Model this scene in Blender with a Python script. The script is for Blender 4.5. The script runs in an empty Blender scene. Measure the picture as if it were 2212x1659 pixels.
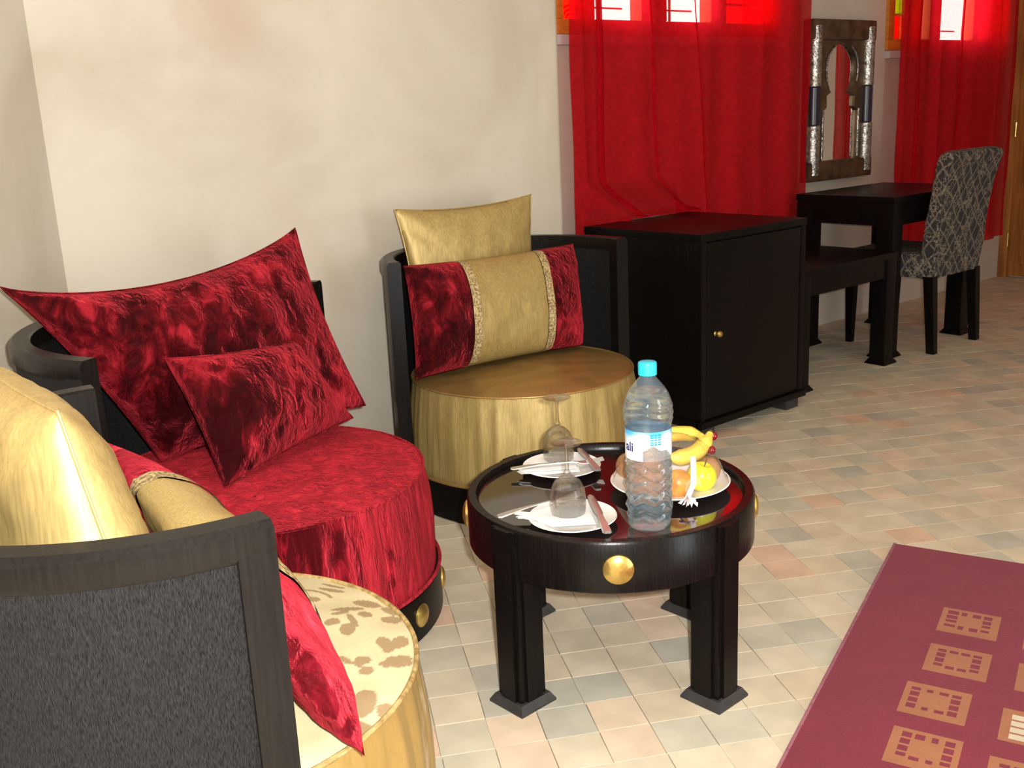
import bpy, bmesh, math, random
from mathutils import Vector, Matrix, noise
random.seed(7)
PI = math.pi
S = bpy.context.scene
COL = S.collection

# ------------------------------------------------------------------ camera
cam_d = bpy.data.cameras.new('camera'); cam = bpy.data.objects.new('camera', cam_d); COL.objects.link(cam)
CAM = Vector((0, 0, 1.2))
cr = Vector((0.76632, -0.64085, -0.04533)); cu = Vector((0.19528, 0.16513, 0.96675)); cf = Vector((0.61206, 0.74969, -0.25169))
cam.matrix_world = Matrix(((cr.x, cu.x, -cf.x, CAM.x), (cr.y, cu.y, -cf.y, CAM.y), (cr.z, cu.z, -cf.z, CAM.z), (0, 0, 0, 1)))
cam_d.sensor_width = 36.0; cam_d.lens = 2235.0 / 2212.0 * 36.0; cam_d.clip_start = 0.02
S.camera = cam

# ------------------------------------------------------------------ light
W = bpy.data.worlds.new('daylight'); S.world = W; W.use_nodes = True
bg = W.node_tree.nodes['Background']; bg.inputs[0].default_value = (0.92, 0.97, 1.0, 1); bg.inputs[1].default_value = 9.0
# the camera's own flash, beside and above the lens: the photograph's main light
fl_d = bpy.data.lights.new('camera_flash', 'POINT'); fl_d.energy = 292; fl_d.shadow_soft_size = 0.018; fl_d.color = (1.0, 0.99, 0.97)
fl = bpy.data.objects.new('camera_flash', fl_d); COL.objects.link(fl)
fl.location = CAM + cr * 0.055 + cu * 0.035
# unseen opening added behind the camera, sized to let in ambient daylight (a sampling portal, it adds no light of its own)
dl_d = bpy.data.lights.new('fill_opening_portal', 'AREA'); dl_d.shape = 'RECTANGLE'; dl_d.size = 1.0; dl_d.size_y = 2.2
dl = bpy.data.objects.new('fill_opening_portal', dl_d); COL.objects.link(dl)
dl.location = (2.2, -2.60, 1.10); dl.rotation_euler = (PI / 2, 0, 0); dl_d.cycles.is_portal = True
S.view_settings.view_transform = 'Standard'; S.view_settings.look = 'None'; S.view_settings.exposure = 0.0; S.view_settings.gamma = 1.0
S.view_settings.use_curve_mapping = False
try:
    S.cycles.max_bounces = 10; S.cycles.transparent_max_bounces = 16; S.cycles.transmission_bounces = 10
    S.cycles.sample_clamp_indirect = 6.0; S.cycles.caustics_refractive = False; S.cycles.caustics_reflective = False
except Exception:
    pass

# ------------------------------------------------------------------ helpers
def obj(name, bm, mat, parent=None, smooth=True, loc=None, kind=None, angle=None):
    me = bpy.data.meshes.new(name)
    bmesh.ops.recalc_face_normals(bm, faces=bm.faces)
    bm.to_mesh(me); bm.free()
    return mobj(name, me, mat, parent, smooth, loc, kind, angle)
def mobj(name, me, mat, parent=None, smooth=True, loc=None, kind=None, angle=None):
    mats = mat if isinstance(mat, (list, tuple)) else [mat]
    for m in mats:
        me.materials.append(m)
    if smooth:
        me.polygons.foreach_set('use_smooth', [True] * len(me.polygons))
        try:
            me.set_sharp_from_angle(angle=math.radians(angle or 38))
        except Exception:
            pass
    o = bpy.data.objects.new(name, me); COL.objects.link(o)
    if parent: o.parent = parent
    if loc: o.location = loc
    if kind: o['kind'] = kind
    return o
def tag(o, label, cat, group=None):
    o['label'] = label; o['category'] = cat
    if group: o['group'] = group
    return o
def thing(name, label, cat, loc=(0, 0, 0), rz=0.0, group=None):
    o = bpy.data.objects.new(name, None); COL.objects.link(o); o.location = loc; o.rotation_euler = (0, 0, rz); o.empty_display_size = .1
    return tag(o, label, cat, group)
def box(bm, x0, x1, y0, y1, z0, z1, bev=0.0):
    vs = [bm.verts.new((x, y, z)) for z in (z0, z1) for y in (y0, y1) for x in (x0, x1)]
    fs = [(0, 1, 3, 2), (4, 6, 7, 5), (0, 4, 5, 1), (2, 3, 7, 6), (0, 2, 6, 4), (1, 5, 7, 3)]
    faces = [bm.faces.new([vs[i] for i in f]) for f in fs]
    if bev:
        es = list({e for f in faces for e in f.edges})
        bmesh.ops.bevel(bm, geom=es, offset=bev, segments=2, profile=.7, affect='EDGES')
    return bm
def boxo(name, b, mat, parent=None, bev=0.003, **k):
    return obj(name, box(bmesh.new(), *b, bev=bev), mat, parent, **k)
def lathe(bm, prof, n=48, c=(0, 0, 0), rfun=None, capb=False, capt=False):
    rings = []
    for r, z in prof:
        ring = []
        for i in range(n):
            a = 2 * PI * i / n; rr = r if rfun is None else rfun(r, z, a)
            ring.append(bm.verts.new((c[0] + rr * math.cos(a), c[1] + rr * math.sin(a), c[2] + z)))
        rings.append(ring)
    for A, B in zip(rings, rings[1:]):
        for i in range(n):
            j = (i + 1) % n; bm.faces.new((A[i], A[j], B[j], B[i]))
    if capb: bm.faces.new(list(reversed(rings[0])))
    if capt: bm.faces.new(rings[-1])
    return bm
def arcwall(bm, prof, a0, a1, n=48):
    """closed (r,z) profile swept from angle a0 to a1, ends capped"""
    rings = []
    for i in range(n + 1):
        a = a0 + (a1 - a0) * i / n
        rings.append([bm.verts.new((r * math.cos(a), r * math.sin(a), z)) for r, z in prof])
    m = len(prof)
    for A, B in zip(rings, rings[1:]):
        for i in range(m):
            j = (i + 1) % m; bm.faces.new((A[i], A[j], B[j], B[i]))
    bm.faces.new(rings[0]); bm.faces.new(list(reversed(rings[-1])))
    return bm
def tube(bm, pts, rad, n=10, closed=False):
    pts = [Vector(p) for p in pts]; L = len(pts); rings = []
    up = Vector((0, 0, 1)); last = None
    for i, p in enumerate(pts):
        d = (pts[(i + 1) % L] - pts[i - 1]) if closed else (pts[min(i + 1, L - 1)] - pts[max(i - 1, 0)])
        d.normalize()
        s = d.cross(up) if last is None else last - d * last.dot(d)
        if s.length < 1e-5: s = d.cross(Vector((1, 0, 0)))
        s.normalize(); last = s; t = d.cross(s)
        r = rad(i / (L - 1)) if callable(rad) else rad
        rings.append([bm.verts.new(p + (s * math.cos(2 * PI * k / n) + t * math.sin(2 * PI * k / n)) * r) for k in range(n)])
    R = list(zip(rings, rings[1:])) + ([(rings[-1], rings[0])] if closed else [])
    for A, B in R:
        for k in range(n):
            j = (k + 1) % n; bm.faces.new((A[k], A[j], B[j], B[k]))
    if not closed:
        bm.faces.new(list(reversed(rings[0]))); bm.faces.new(rings[-1])
    return bm
def prism(bm, poly, z0, z1):
    a = [bm.verts.new((x, y, z0)) for x, y in poly]; b = [bm.verts.new((x, y, z1)) for x, y in poly]
    bm.faces.new(list(reversed(a))); bm.faces.new(b)
    for i in range(len(poly)):
        j = (i + 1) % len(poly); bm.faces.new((a[i], a[j], b[j], b[i]))
    return bm
def frustum(bm, cx, cy, z0, z1, h0, h1):
    v = [bm.verts.new((cx + sx * h, cy + sy * h, z)) for z, h in ((z0, h0), (z1, h1)) for sx, sy in ((-1, -1), (1, -1), (1, 1), (-1, 1))]
    bm.faces.new(v[3::-1]); bm.faces.new(v[4:])
    for i in range(4):
        j = (i + 1) % 4; bm.faces.new((v[i], v[j], v[4 + j], v[4 + i]))
    return bm
def recenter(o):
    me = o.data; n = len(me.vertices)
    lo = [min(v.co[k] for v in me.vertices) for k in range(3)]; hi = [max(v.co[k] for v in me.vertices) for k in range(3)]
    c = Vector(((lo[0] + hi[0]) / 2, (lo[1] + hi[1]) / 2, lo[2]))
    me.transform(Matrix.Translation(-c)); o.location = c
    return o
def sm(a, b, x):
    t = min(1, max(0, (x - a) / (b - a))); return t * t * (3 - 2 * t)

# ------------------------------------------------------------------ materials
def nmat(name):
    m = bpy.data.materials.new(name); m.use_nodes = True
    nt = m.node_tree; b = nt.nodes['Principled BSDF']
    return m, nt, b
def N(nt, t, **k):
    n = nt.nodes.new(t)
    for a, v in k.items():
        if a.startswith('i_'):
            n.inputs[a[2:].replace('_', ' ')].default_value = v
        else:
            setattr(n, a, v)
    return n
def ramp(nt, stops):
    r = nt.nodes.new('ShaderNodeValToRGB'); e = r.color_ramp.elements
    while len(e) < len(stops): e.new(.5)
    for el, (p, c) in zip(e, stops):
        el.position = p; el.color = (*c, 1) if len(c) == 3 else c
    return r
def coords(nt, scale=(1, 1, 1), kind='Object', rot=(0, 0, 0)):
    tc = nt.nodes.new('ShaderNodeTexCoord'); mp = nt.nodes.new('ShaderNodeMapping')
    mp.inputs['Scale'].default_value = scale; mp.inputs['Rotation'].default_value = rot
    nt.links.new(tc.outputs[kind], mp.inputs[0]); return mp.outputs[0]
def noisy(name, stops, scale=8, detail=6, rough=.5, stretch=(1, 1, 1), distort=0, bump=0, bscale=60, bstretch=None, metallic=0, spec=.5, kind='Object', coat=0, **bi):
    m, nt, b = nmat(name); L = nt.links.new
    c = coords(nt, stretch, kind)
    n = N(nt, 'ShaderNodeTexNoise', i_Scale=scale, i_Detail=detail, i_Distortion=distort); L(c, n.inputs['Vector'])
    r = ramp(nt, stops); L(n.outputs['Fac'], r.inputs[0]); L(r.outputs[0], b.inputs['Base Color'])
    b.inputs['Roughness'].default_value = rough; b.inputs['Metallic'].default_value = metallic
    b.inputs['Specular IOR Level'].default_value = spec
    if coat: b.inputs['Coat Weight'].default_value = coat; b.inputs['Coat Roughness'].default_value = .08
    for k, v in bi.items(): b.inputs[k.replace('_', ' ')].default_value = v
    if bump:
        c2 = coords(nt, bstretch or stretch, kind)
        n2 = N(nt, 'ShaderNodeTexNoise', i_Scale=bscale, i_Detail=4); L(c2, n2.inputs['Vector'])
        bp = N(nt, 'ShaderNodeBump', i_Strength=bump, i_Distance=.004); L(n2.outputs['Fac'], bp.inputs['Height']); L(bp.outputs[0], b.inputs['Normal'])
    return m
M = {}
M['plaster'] = noisy('beige_plaster', [(.3, (.48, .42, .33)), (.5, (.565, .513, .425)), (.72, (.62, .568, .478))], scale=1.9, detail=9, rough=.62, distort=.6, bump=.25, bscale=14, spec=.3)
def plaster2():
    m = M['plaster']; nt = m.node_tree; L = nt.links.new; b = nt.nodes['Principled BSDF']
    r = b.inputs['Base Color'].links[0].from_socket
    c = coords(nt, (1, 1, 1)); n = N(nt, 'ShaderNodeTexNoise', i_Scale=1.1, i_Detail=5, i_Distortion=.8); L(c, n.inputs['Vector'])
    rr = ramp(nt, [(.56, (0, 0, 0)), (.72, (1, 1, 1))]); L(n.outputs['Fac'], rr.inputs[0])
    mx = N(nt, 'ShaderNodeMix', data_type='RGBA'); L(rr.outputs[0], mx.inputs[0]); L(r, mx.inputs[6]); mx.inputs[7].default_value = (.50, .40, .31, 1)
    L(mx.outputs[2], b.inputs['Base Color'])
plaster2()
M['white_plaster'] = noisy('pale_plaster', [(.3, (.47, .40, .33)), (.7, (.54, .47, .40))], scale=2.5, rough=.7, bump=.15, bscale=12, spec=.3)
M['sill'] = noisy('lilac_grey_sill', [(.3, (.42, .36, .36)), (.7, (.50, .43, .42))], scale=5, rough=.6)
M['ceiling'] = noisy('pale_ceiling', [(.3, (.62, .56, .47)), (.7, (.68, .62, .53))], scale=2, rough=.8)
M['grout'] = noisy('floor_grout', [(.35, (.36, .31, .235)), (.65, (.53, .46, .345))], scale=5, rough=.8)
TILE = {}
for k, c in dict(beige=(.565, .485, .355), sand=(.58, .51, .38), olive=(.53, .475, .355), grey=(.495, .46, .36), slate=(.435, .41, .335), peach=(.62, .49, .36), orange=(.60, .425, .30), tan=(.555, .465, .335)).items():
    TILE[k] = noisy('terracotta_' + k, [(.3, tuple(v * .88 for v in c)), (.7, tuple(min(1, v * 1.1) for v in c))], scale=9, detail=8, rough=.6, bump=.25, bscale=25, spec=.3, kind='Object')
def lacquer(name, col, rough, grain=.25, stretch=(60, 60, 3), scr=0.0, spec=.13):
    m, nt, b = nmat(name); L = nt.links.new
    c = coords(nt, stretch); n = N(nt, 'ShaderNodeTexNoise', i_Scale=4, i_Detail=5); L(c, n.inputs['Vector'])
    r = ramp(nt, [(.35, col), (.75, tuple(v * 1.8 + scr for v in col))]); L(n.outputs['Fac'], r.inputs[0]); L(r.outputs[0], b.inputs['Base Color'])
    rr = N(nt, 'ShaderNodeMapRange', i_To_Min=rough * .8, i_To_Max=rough * 1.3); L(n.outputs['Fac'], rr.inputs[0]); L(rr.outputs[0], b.inputs['Roughness'])
    bp = N(nt, 'ShaderNodeBump', i_Strength=grain, i_Distance=.002); L(n.outputs['Fac'], bp.inputs['Height']); L(bp.outputs[0], b.inputs['Normal'])
    b.inputs['Specular IOR Level'].default_value = spec
    return m
M['black'] = lacquer('black_lacquered_wood', (.0032, .0025, .0023), .34, .12)
M['black_grain'] = lacquer('black_brushed_wood_panel', (.0026, .0024, .0026), .5, .6, (300, 300, 36), .02)
M['black_edge'] = lacquer('black_satin_trim', (.0048, .0039, .0036), .28, .1, spec=.2)
M['black_table'] = lacquer('black_table_lacquer', (.0035, .0027, .0025), .25, .08, spec=.2)
M['tray'] = noisy('black_glass_tabletop', [(.3, (.008, .005, .005)), (.7, (.014, .009, .008))], scale=6, rough=.06, spec=.9, coat=.6)
M['foot'] = noisy('dusty_black_foot', [(.3, (.02, .019, .019)), (.7, (.035, .033, .032))], scale=30, rough=.5)
M['brass'] = noisy('aged_brass', [(.3, (.42, .27, .06)), (.7, (.75, .55, .18))], scale=22, detail=6, rough=.33, metallic=.9, bump=.2, bscale=90)
def velvet(name, dark, mid, hi, scale=16, bump=.9, stretch=(1, 1, .55), patch=.35):
    m, nt, b = nmat(name); L = nt.links.new
    c = coords(nt, stretch)
    n = N(nt, 'ShaderNodeTexNoise', i_Scale=scale, i_Detail=8, i_Roughness=.68, i_Distortion=.9); L(c, n.inputs['Vector'])
    # the pile is crushed in patches: broad zones lie flat or stand up
    cl = coords(nt, (1, 1, 1)); lo = N(nt, 'ShaderNodeTexNoise', i_Scale=5.5, i_Detail=2, i_Distortion=.6); L(cl, lo.inputs['Vector'])
    ma = N(nt, 'ShaderNodeMath', operation='MULTIPLY_ADD'); ma.inputs[1].default_value = patch; L(lo.outputs['Fac'], ma.inputs[0]); L(n.outputs['Fac'], ma.inputs[2])
    sb = N(nt, 'ShaderNodeMath', operation='SUBTRACT'); sb.inputs[1].default_value = patch * .5; L(ma.outputs[0], sb.inputs[0])
    r = ramp(nt, [(.44, dark), (.58, mid), (.74, hi)]); L(sb.outputs[0], r.inputs[0]); L(r.outputs[0], b.inputs['Base Color'])
    n2 = N(nt, 'ShaderNodeTexNoise', i_Scale=scale * 2.2, i_Detail=5, i_Distortion=1.0); L(c, n2.inputs['Vector'])
    ad = N(nt, 'ShaderNodeMath', operation='ADD'); L(n.outputs['Fac'], ad.inputs[0]); L(n2.outputs['Fac'], ad.inputs[1])
    bp = N(nt, 'ShaderNodeBump', i_Strength=bump, i_Distance=.02); L(ad.outputs[0], bp.inputs['Height']); L(bp.outputs[0], b.inputs['Normal'])
    b.inputs['Roughness'].default_value = .6; b.inputs['Specular IOR Level'].default_value = .08
    b.inputs['Sheen Weight'].default_value = 1.0; b.inputs['Sheen Roughness'].default_value = .22; b.inputs['Sheen Tint'].default_value = (1, .07, .10, 1)
    return m
M['velvet'] = velvet('crushed_red_velvet', (.030, .0006, .0015), (.095, .002, .005), (.33, .013, .023), 20, .75, (1, 1, .6), 1.0)
M['velvet_seat'] = velvet('crushed_red_velvet_seat', (.10, .002, .005), (.36, .010, .020), (.60, .035, .05), 34, .7)
M['velvet_skirt'] = velvet('gathered_red_velvet', (.07, .0015, .004), (.28, .008, .017), (.50, .03, .045), 34, .8, (1, 1, .16))
M['velvet_pink'] = velvet('crimson_velvet_end', (.075, .0015, .004), (.19, .005, .014), (.36, .022, .036), 15, .8)
def satin(name, col, rough=.36, metal=.7, thread=(220, 220, 8), dark=.8):
    m, nt, b = nmat(name); L = nt.links.new
    c = coords(nt, thread); n = N(nt, 'ShaderNodeTexNoise', i_Scale=1.0, i_Detail=3); L(c, n.inputs['Vector'])
    r = ramp(nt, [(.3, tuple(v * dark for v in col)), (.7, tuple(min(1, v * 1.12) for v in col))]); L(n.outputs['Fac'], r.inputs[0]); L(r.outputs[0], b.inputs['Base Color'])
    bp = N(nt, 'ShaderNodeBump', i_Strength=.12, i_Distance=.002); L(n.outputs['Fac'], bp.inputs['Height']); L(bp.outputs[0], b.inputs['Normal'])
    b.inputs['Metallic'].default_value = metal; b.inputs['Roughness'].default_value = rough
    return m
M['satin'] = satin('gold_satin', (.43, .31, .11), .50, .40)
M['satin_top'] = satin('shade_browned_gold_satin', (.42, .26, .085), .42, .65)  # gold satin with the seat top's grazing-angle browning put into its colour
M['satin_pale'] = satin('pale_gold_satin', (.56, .41, .155), .48, .45)
M['braid'] = noisy('gold_braid', [(.35, (.16, .10, .04)), (.65, (.55, .42, .2))], scale=160, detail=2, rough=.55, bump=.8, bscale=160)
M['cord'] = noisy('gold_cord', [(.35, (.24, .155, .05)), (.65, (.44, .31, .12))], scale=60, detail=2, rough=.5, bump=.5, bscale=160)
def pattern(name, ca, cb, rough=.5, sheen=0, metal=0.0, weave=240):
    m, nt, b = nmat(name); L = nt.links.new
    at = N(nt, 'ShaderNodeAttribute', attribute_name='pat'); mx = N(nt, 'ShaderNodeMix', data_type='RGBA')
    L(at.outputs['Fac'], mx.inputs[0]); mx.inputs[6].default_value = (*ca, 1); mx.inputs[7].default_value = (*cb, 1)
    c = coords(nt, (weave, weave, weave * .2)); n = N(nt, 'ShaderNodeTexNoise', i_Scale=1., i_Detail=2); L(c, n.inputs['Vector'])
    mr = N(nt, 'ShaderNodeMapRange', i_To_Min=.85, i_To_Max=1.12); L(n.outputs['Fac'], mr.inputs[0])
    ml = N(nt, 'ShaderNodeMix', data_type='RGBA', blend_type='MULTIPLY'); ml.inputs[0].default_value = 1
    L(mx.outputs[2], ml.inputs[6]); L(mr.outputs[0], ml.inputs[7]); L(ml.outputs[2], b.inputs['Base Color'])
    b.inputs['Roughness'].default_value = rough; b.inputs['Metallic'].default_value = metal
    if sheen: b.inputs['Sheen Weight'].default_value = sheen
    return m
M['brocade'] = pattern('cream_brocade', (.56, .475, .28), (.30, .205, .105), .55)
M['brocade_skirt'] = pattern('gold_brocade_skirt', (.34, .22, .065), (.44, .32, .18), .42, metal=.25)
def mcol(name, col, rough=.5, metal=0, spec=.5, **bi):
    m, nt, b = nmat(name); b.inputs['Base Color'].default_value = (*col, 1); b.inputs['Roughness'].default_value = rough; b.inputs['Metallic'].default_value = metal
    b.inputs['Specular IOR Level'].default_value = spec
    for k, v in bi.items(): b.inputs[k.replace('_', ' ')].default_value = v
    return m
def glassy(name, tint=(1, 1, 1), base=.0, ior=1.45, gcol=(1, 1, 1), bcol=(1, 1, 1)):
    """thin clear wall: see-through with Fresnel gloss and a little haze"""
    m = bpy.data.materials.new(name); m.use_nodes = True; nt = m.node_tree; nt.nodes.clear(); L = nt.links.new
    out = nt.nodes.new('ShaderNodeOutputMaterial'); tr = N(nt, 'ShaderNodeBsdfTransparent'); tr.inputs[0].default_value = (*tint, 1)
    gl = N(nt, 'ShaderNodeBsdfGlossy'); gl.inputs[0].default_value = (*gcol, 1); gl.inputs['Roughness'].default_value = .03
    lw = N(nt, 'ShaderNodeLayerWeight'); lw.inputs[0].default_value = .5; f0 = ((ior - 1) / (ior + 1)) ** 2    # Schlick, the same from both sides of a thin wall
    pw = N(nt, 'ShaderNodeMath', operation='POWER'); pw.inputs[1].default_value = 5; L(lw.outputs['Facing'], pw.inputs[0])
    fr = N(nt, 'ShaderNodeMath', operation='MULTIPLY_ADD'); fr.inputs[1].default_value = 1 - f0; fr.inputs[2].default_value = f0; L(pw.outputs[0], fr.inputs[0])
    mx = nt.nodes.new('ShaderNodeMixShader'); L(fr.outputs[0], mx.inputs[0]); L(tr.outputs[0], mx.inputs[1]); L(gl.outputs[0], mx.inputs[2]); last = mx
    if base:
        df = N(nt, 'ShaderNodeBsdfDiffuse'); df.inputs[0].default_value = (*bcol, 1)
        m2 = nt.nodes.new('ShaderNodeMixShader'); m2.inputs[0].default_value = base; L(mx.outputs[0], m2.inputs[1]); L(df.outputs[0], m2.inputs[2]); last = m2
    L(last.outputs[0], out.inputs[0]); return m
M['china'] = mcol('white_china', (.82, .80, .77), .12, spec=.6)
M['paper'] = noisy('white_paper_napkin', [(.3, (.80, .79, .77)), (.7, (.88, .87, .85))], scale=20, rough=.8)
M['steel'] = mcol('polished_steel', (.60, .57, .54), .30, .85)
def clearmat(name, ior, k, tint):
    m = bpy.data.materials.new(name); m.use_nodes = True; nt = m.node_tree; nt.nodes.clear(); L = nt.links.new
    out = nt.nodes.new('ShaderNodeOutputMaterial'); tr = N(nt, 'ShaderNodeBsdfTransparent'); tr.inputs[0].default_value = (*tint, 1)
    g = N(nt, 'ShaderNodeBsdfGlass'); g.inputs['Color'].default_value = (*tint, 1); g.inputs['Roughness'].default_value = .0; g.inputs['IOR'].default_value = ior
    mx = nt.nodes.new('ShaderNodeMixShader'); mx.inputs[0].default_value = k; L(tr.outputs[0], mx.inputs[1]); L(g.outputs[0], mx.inputs[2]); L(mx.outputs[0], out.inputs[0]); return m
M['crystal'] = clearmat('clear_glass', 1.42, .40, (.985, .99, .985))
M['film'] = glassy('cling_film', (.985, .975, .97), .018, 1.4, bcol=(.9, .85, .8))
M['pet'] = glassy('clear_bottle_plastic', (.95, .985, 1.0), .06, 1.5, bcol=(.62, .84, 1.0))  # bluish diffuse haze paints the bottle's bright glow into the plastic
M['water'] = clearmat('water', 1.30, .62, (.93, .975, 1.0))
M['cap'] = mcol('turquoise_cap', (.02, .50, .68), .35)
M['ink'] = mcol('navy_print', (.02, .02, .16), .4)
M['iron'] = mcol('window_grille', (.12, .07, .04), .5)
M['banana'] = noisy('banana_skin', [(.3, (.62, .42, .05)), (.7, (.80, .60, .09))], scale=14, rough=.4, spec=.4)
M['banana_tip'] = mcol('banana_tip', (.10, .055, .02), .6)
M['apple'] = noisy('yellow_green_apple', [(.3, (.62, .58, .015)), (.7, (.80, .74, .03))], scale=9, rough=.22, spec=.55)
M['orange'] = noisy('orange_skin', [(.3, (.70, .17, .008)), (.7, (.80, .25, .015))], scale=18, rough=.38, bump=.4, bscale=140)
M['peach'] = noisy('speckled_peach_skin', [(.3, (.38, .11, .012)), (.5, (.66, .27, .025)), (.7, (.72, .34, .04))], scale=30, rough=.4)
M['pear'] = noisy('brown_pear_skin', [(.3, (.24, .10, .035)), (.7, (.44, .24, .10))], scale=12, rough=.45)
M['cherry'] = mcol('dark_red_grape', (.20, .003, .010), .12, spec=.7)
M['stem'] = mcol('fruit_stem', (.10, .06, .02), .7)
M['ribbon'] = noisy('pinkish_white_ribbon', [(.3, (.75, .62, .60)), (.7, (.9, .85, .86))], scale=40, rough=.4)
M['silver'] = noisy('embossed_silver', [(.35, (.10, .09, .075)), (.62, (.55, .53, .50))], scale=55, detail=3, rough=.34, metallic=.9, distort=2.2, bump=1.0, bscale=50)
M['bronze'] = noisy('dark_bronze_metal', [(.3, (.055, .032, .018)), (.7, (.17, .11, .06))], scale=14, detail=5, rough=.42, metallic=.6, bump=.5, bscale=40)
M['darkband'] = mcol('black_bone_inlay', (.015, .013, .028), .3)
M['mirror'] = mcol('mirror_glass', (.88, .88, .86), .012, 1)
M['wood'] = noisy('orange_brown_wood', [(.3, (.20, .065, .012)), (.55, (.36, .13, .025)), (.75, (.44, .18, .045))], scale=3.2, detail=7, rough=.45, stretch=(9, 9, 1), distort=.5, bump=.15, bscale=20)
M['wood_orange'] = noisy('orange_window_wood', [(.3, (.42, .13, .012)), (.7, (.58, .21, .03))], scale=5, rough=.45, stretch=(2, 2, 8))
M['fringe'] = noisy('rug_binding', [(.3, (.22, .07, .10)), (.7, (.32, .12, .15))], scale=60, rough=.9)
def rugmat():
    m, nt, b = nmat('burgundy_rug'); L = nt.links.new
    at = N(nt, 'ShaderNodeAttribute', attribute_name='pat'); r = ramp(nt, [(.0, (.165, .022, .034)), (.34, (.165, .022, .034)), (.36, (.30, .125, .055)), (.7, (.30, .125, .055)), (.74, (.50, .45, .32))])
    r.color_ramp.interpolation = 'CONSTANT'
    L(at.outputs['Fac'], r.inputs[0])
    c = coords(nt, (1, 1, 1)); n = N(nt, 'ShaderNodeTexNoise', i_Scale=5, i_Detail=9, i_Roughness=.7); L(c, n.inputs['Vector'])
    mr = N(nt, 'ShaderNodeMapRange', i_To_Min=.68, i_To_Max=1.3); L(n.outputs['Fac'], mr.inputs[0])
    ml = N(nt, 'ShaderNodeMix', data_type='RGBA', blend_type='MULTIPLY'); ml.inputs[0].default_value = 1
    L(r.outputs[0], ml.inputs[6]); L(mr.outputs[0], ml.inputs[7]); L(ml.outputs[2], b.inputs['Base Color'])
    n2 = N(nt, 'ShaderNodeTexNoise', i_Scale=350, i_Detail=2); L(c, n2.inputs['Vector'])
    bp = N(nt, 'ShaderNodeBump', i_Strength=.5, i_Distance=.003); L(n2.outputs['Fac'], bp.inputs['Height']); L(bp.outputs[0], b.inputs['Normal'])
    b.inputs['Roughness'].default_value = .95; b.inputs['Specular IOR Level'].default_value = .1; b.inputs['Sheen Weight'].default_value = .2; b.inputs['Sheen Tint'].default_value = (1, .5, .6, 1)
    return m
M['rug'] = rugmat()
def sheer(name, col, trans, clear, ccol):
    m = bpy.data.materials.new(name); m.use_nodes = True; nt = m.node_tree; nt.nodes.clear(); L = nt.links.new
    out = nt.nodes.new('ShaderNodeOutputMaterial')
    c = coords(nt, (160, 160, 500)); n = N(nt, 'ShaderNodeTexNoise', i_Scale=1.0, i_Detail=3); L(c, n.inputs['Vector'])
    c2 = coords(nt, (1, 1, 1)); n3 = N(nt, 'ShaderNodeTexNoise', i_Scale=40, i_Detail=5); L(c2, n3.inputs['Vector'])
    ad = N(nt, 'ShaderNodeMath', operation='ADD'); L(n.outputs['Fac'], ad.inputs[0]); L(n3.outputs['Fac'], ad.inputs[1])
    r = ramp(nt, [(.35, tuple(v * .8 for v in col)), (.65, tuple(min(1, v * 1.2) for v in col))])
    hf = N(nt, 'ShaderNodeMath', operation='MULTIPLY'); hf.inputs[1].default_value = .5; L(ad.outputs[0], hf.inputs[0]); L(hf.outputs[0], r.inputs[0])
    d = N(nt, 'ShaderNodeBsdfDiffuse'); L(r.outputs[0], d.inputs[0]); t = N(nt, 'ShaderNodeBsdfTranslucent'); L(r.outputs[0], t.inputs[0])
    m1 = nt.nodes.new('ShaderNodeMixShader'); m1.inputs[0].default_value = trans; L(d.outputs[0], m1.inputs[1]); L(t.outputs[0], m1.inputs[2])
    tr = N(nt, 'ShaderNodeBsdfTransparent'); tr.inputs[0].default_value = (*ccol, 1)
    m2 = nt.nodes.new('ShaderNodeMixShader'); m2.inputs[0].default_value = clear; L(m1.outputs[0], m2.inputs[1]); L(tr.outputs[0], m2.inputs[2])
    L(m2.outputs[0], out.inputs[0]); return m
M['curtain'] = sheer('sheer_red_curtain', (.60, .008, .018), .45, .24, (1.0, .50, .45))
M['pane'] = glassy('window_pane', (1, 1, 1), 0, 1.4)
M['red_glass'] = glassy('red_stained_glass', (.95, .05, .02), .02, 1.4, bcol=(.8, .02, .02))
M['yellow_glass'] = glassy('yellow_stained_glass', (1.0, .65, .08), .02, 1.4, bcol=(.9, .6, .05))
M['green_glass'] = glassy('yellow_green_stained_glass', (.6, .95, .05), .02, 1.4, bcol=(.5, .8, .05))
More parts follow.
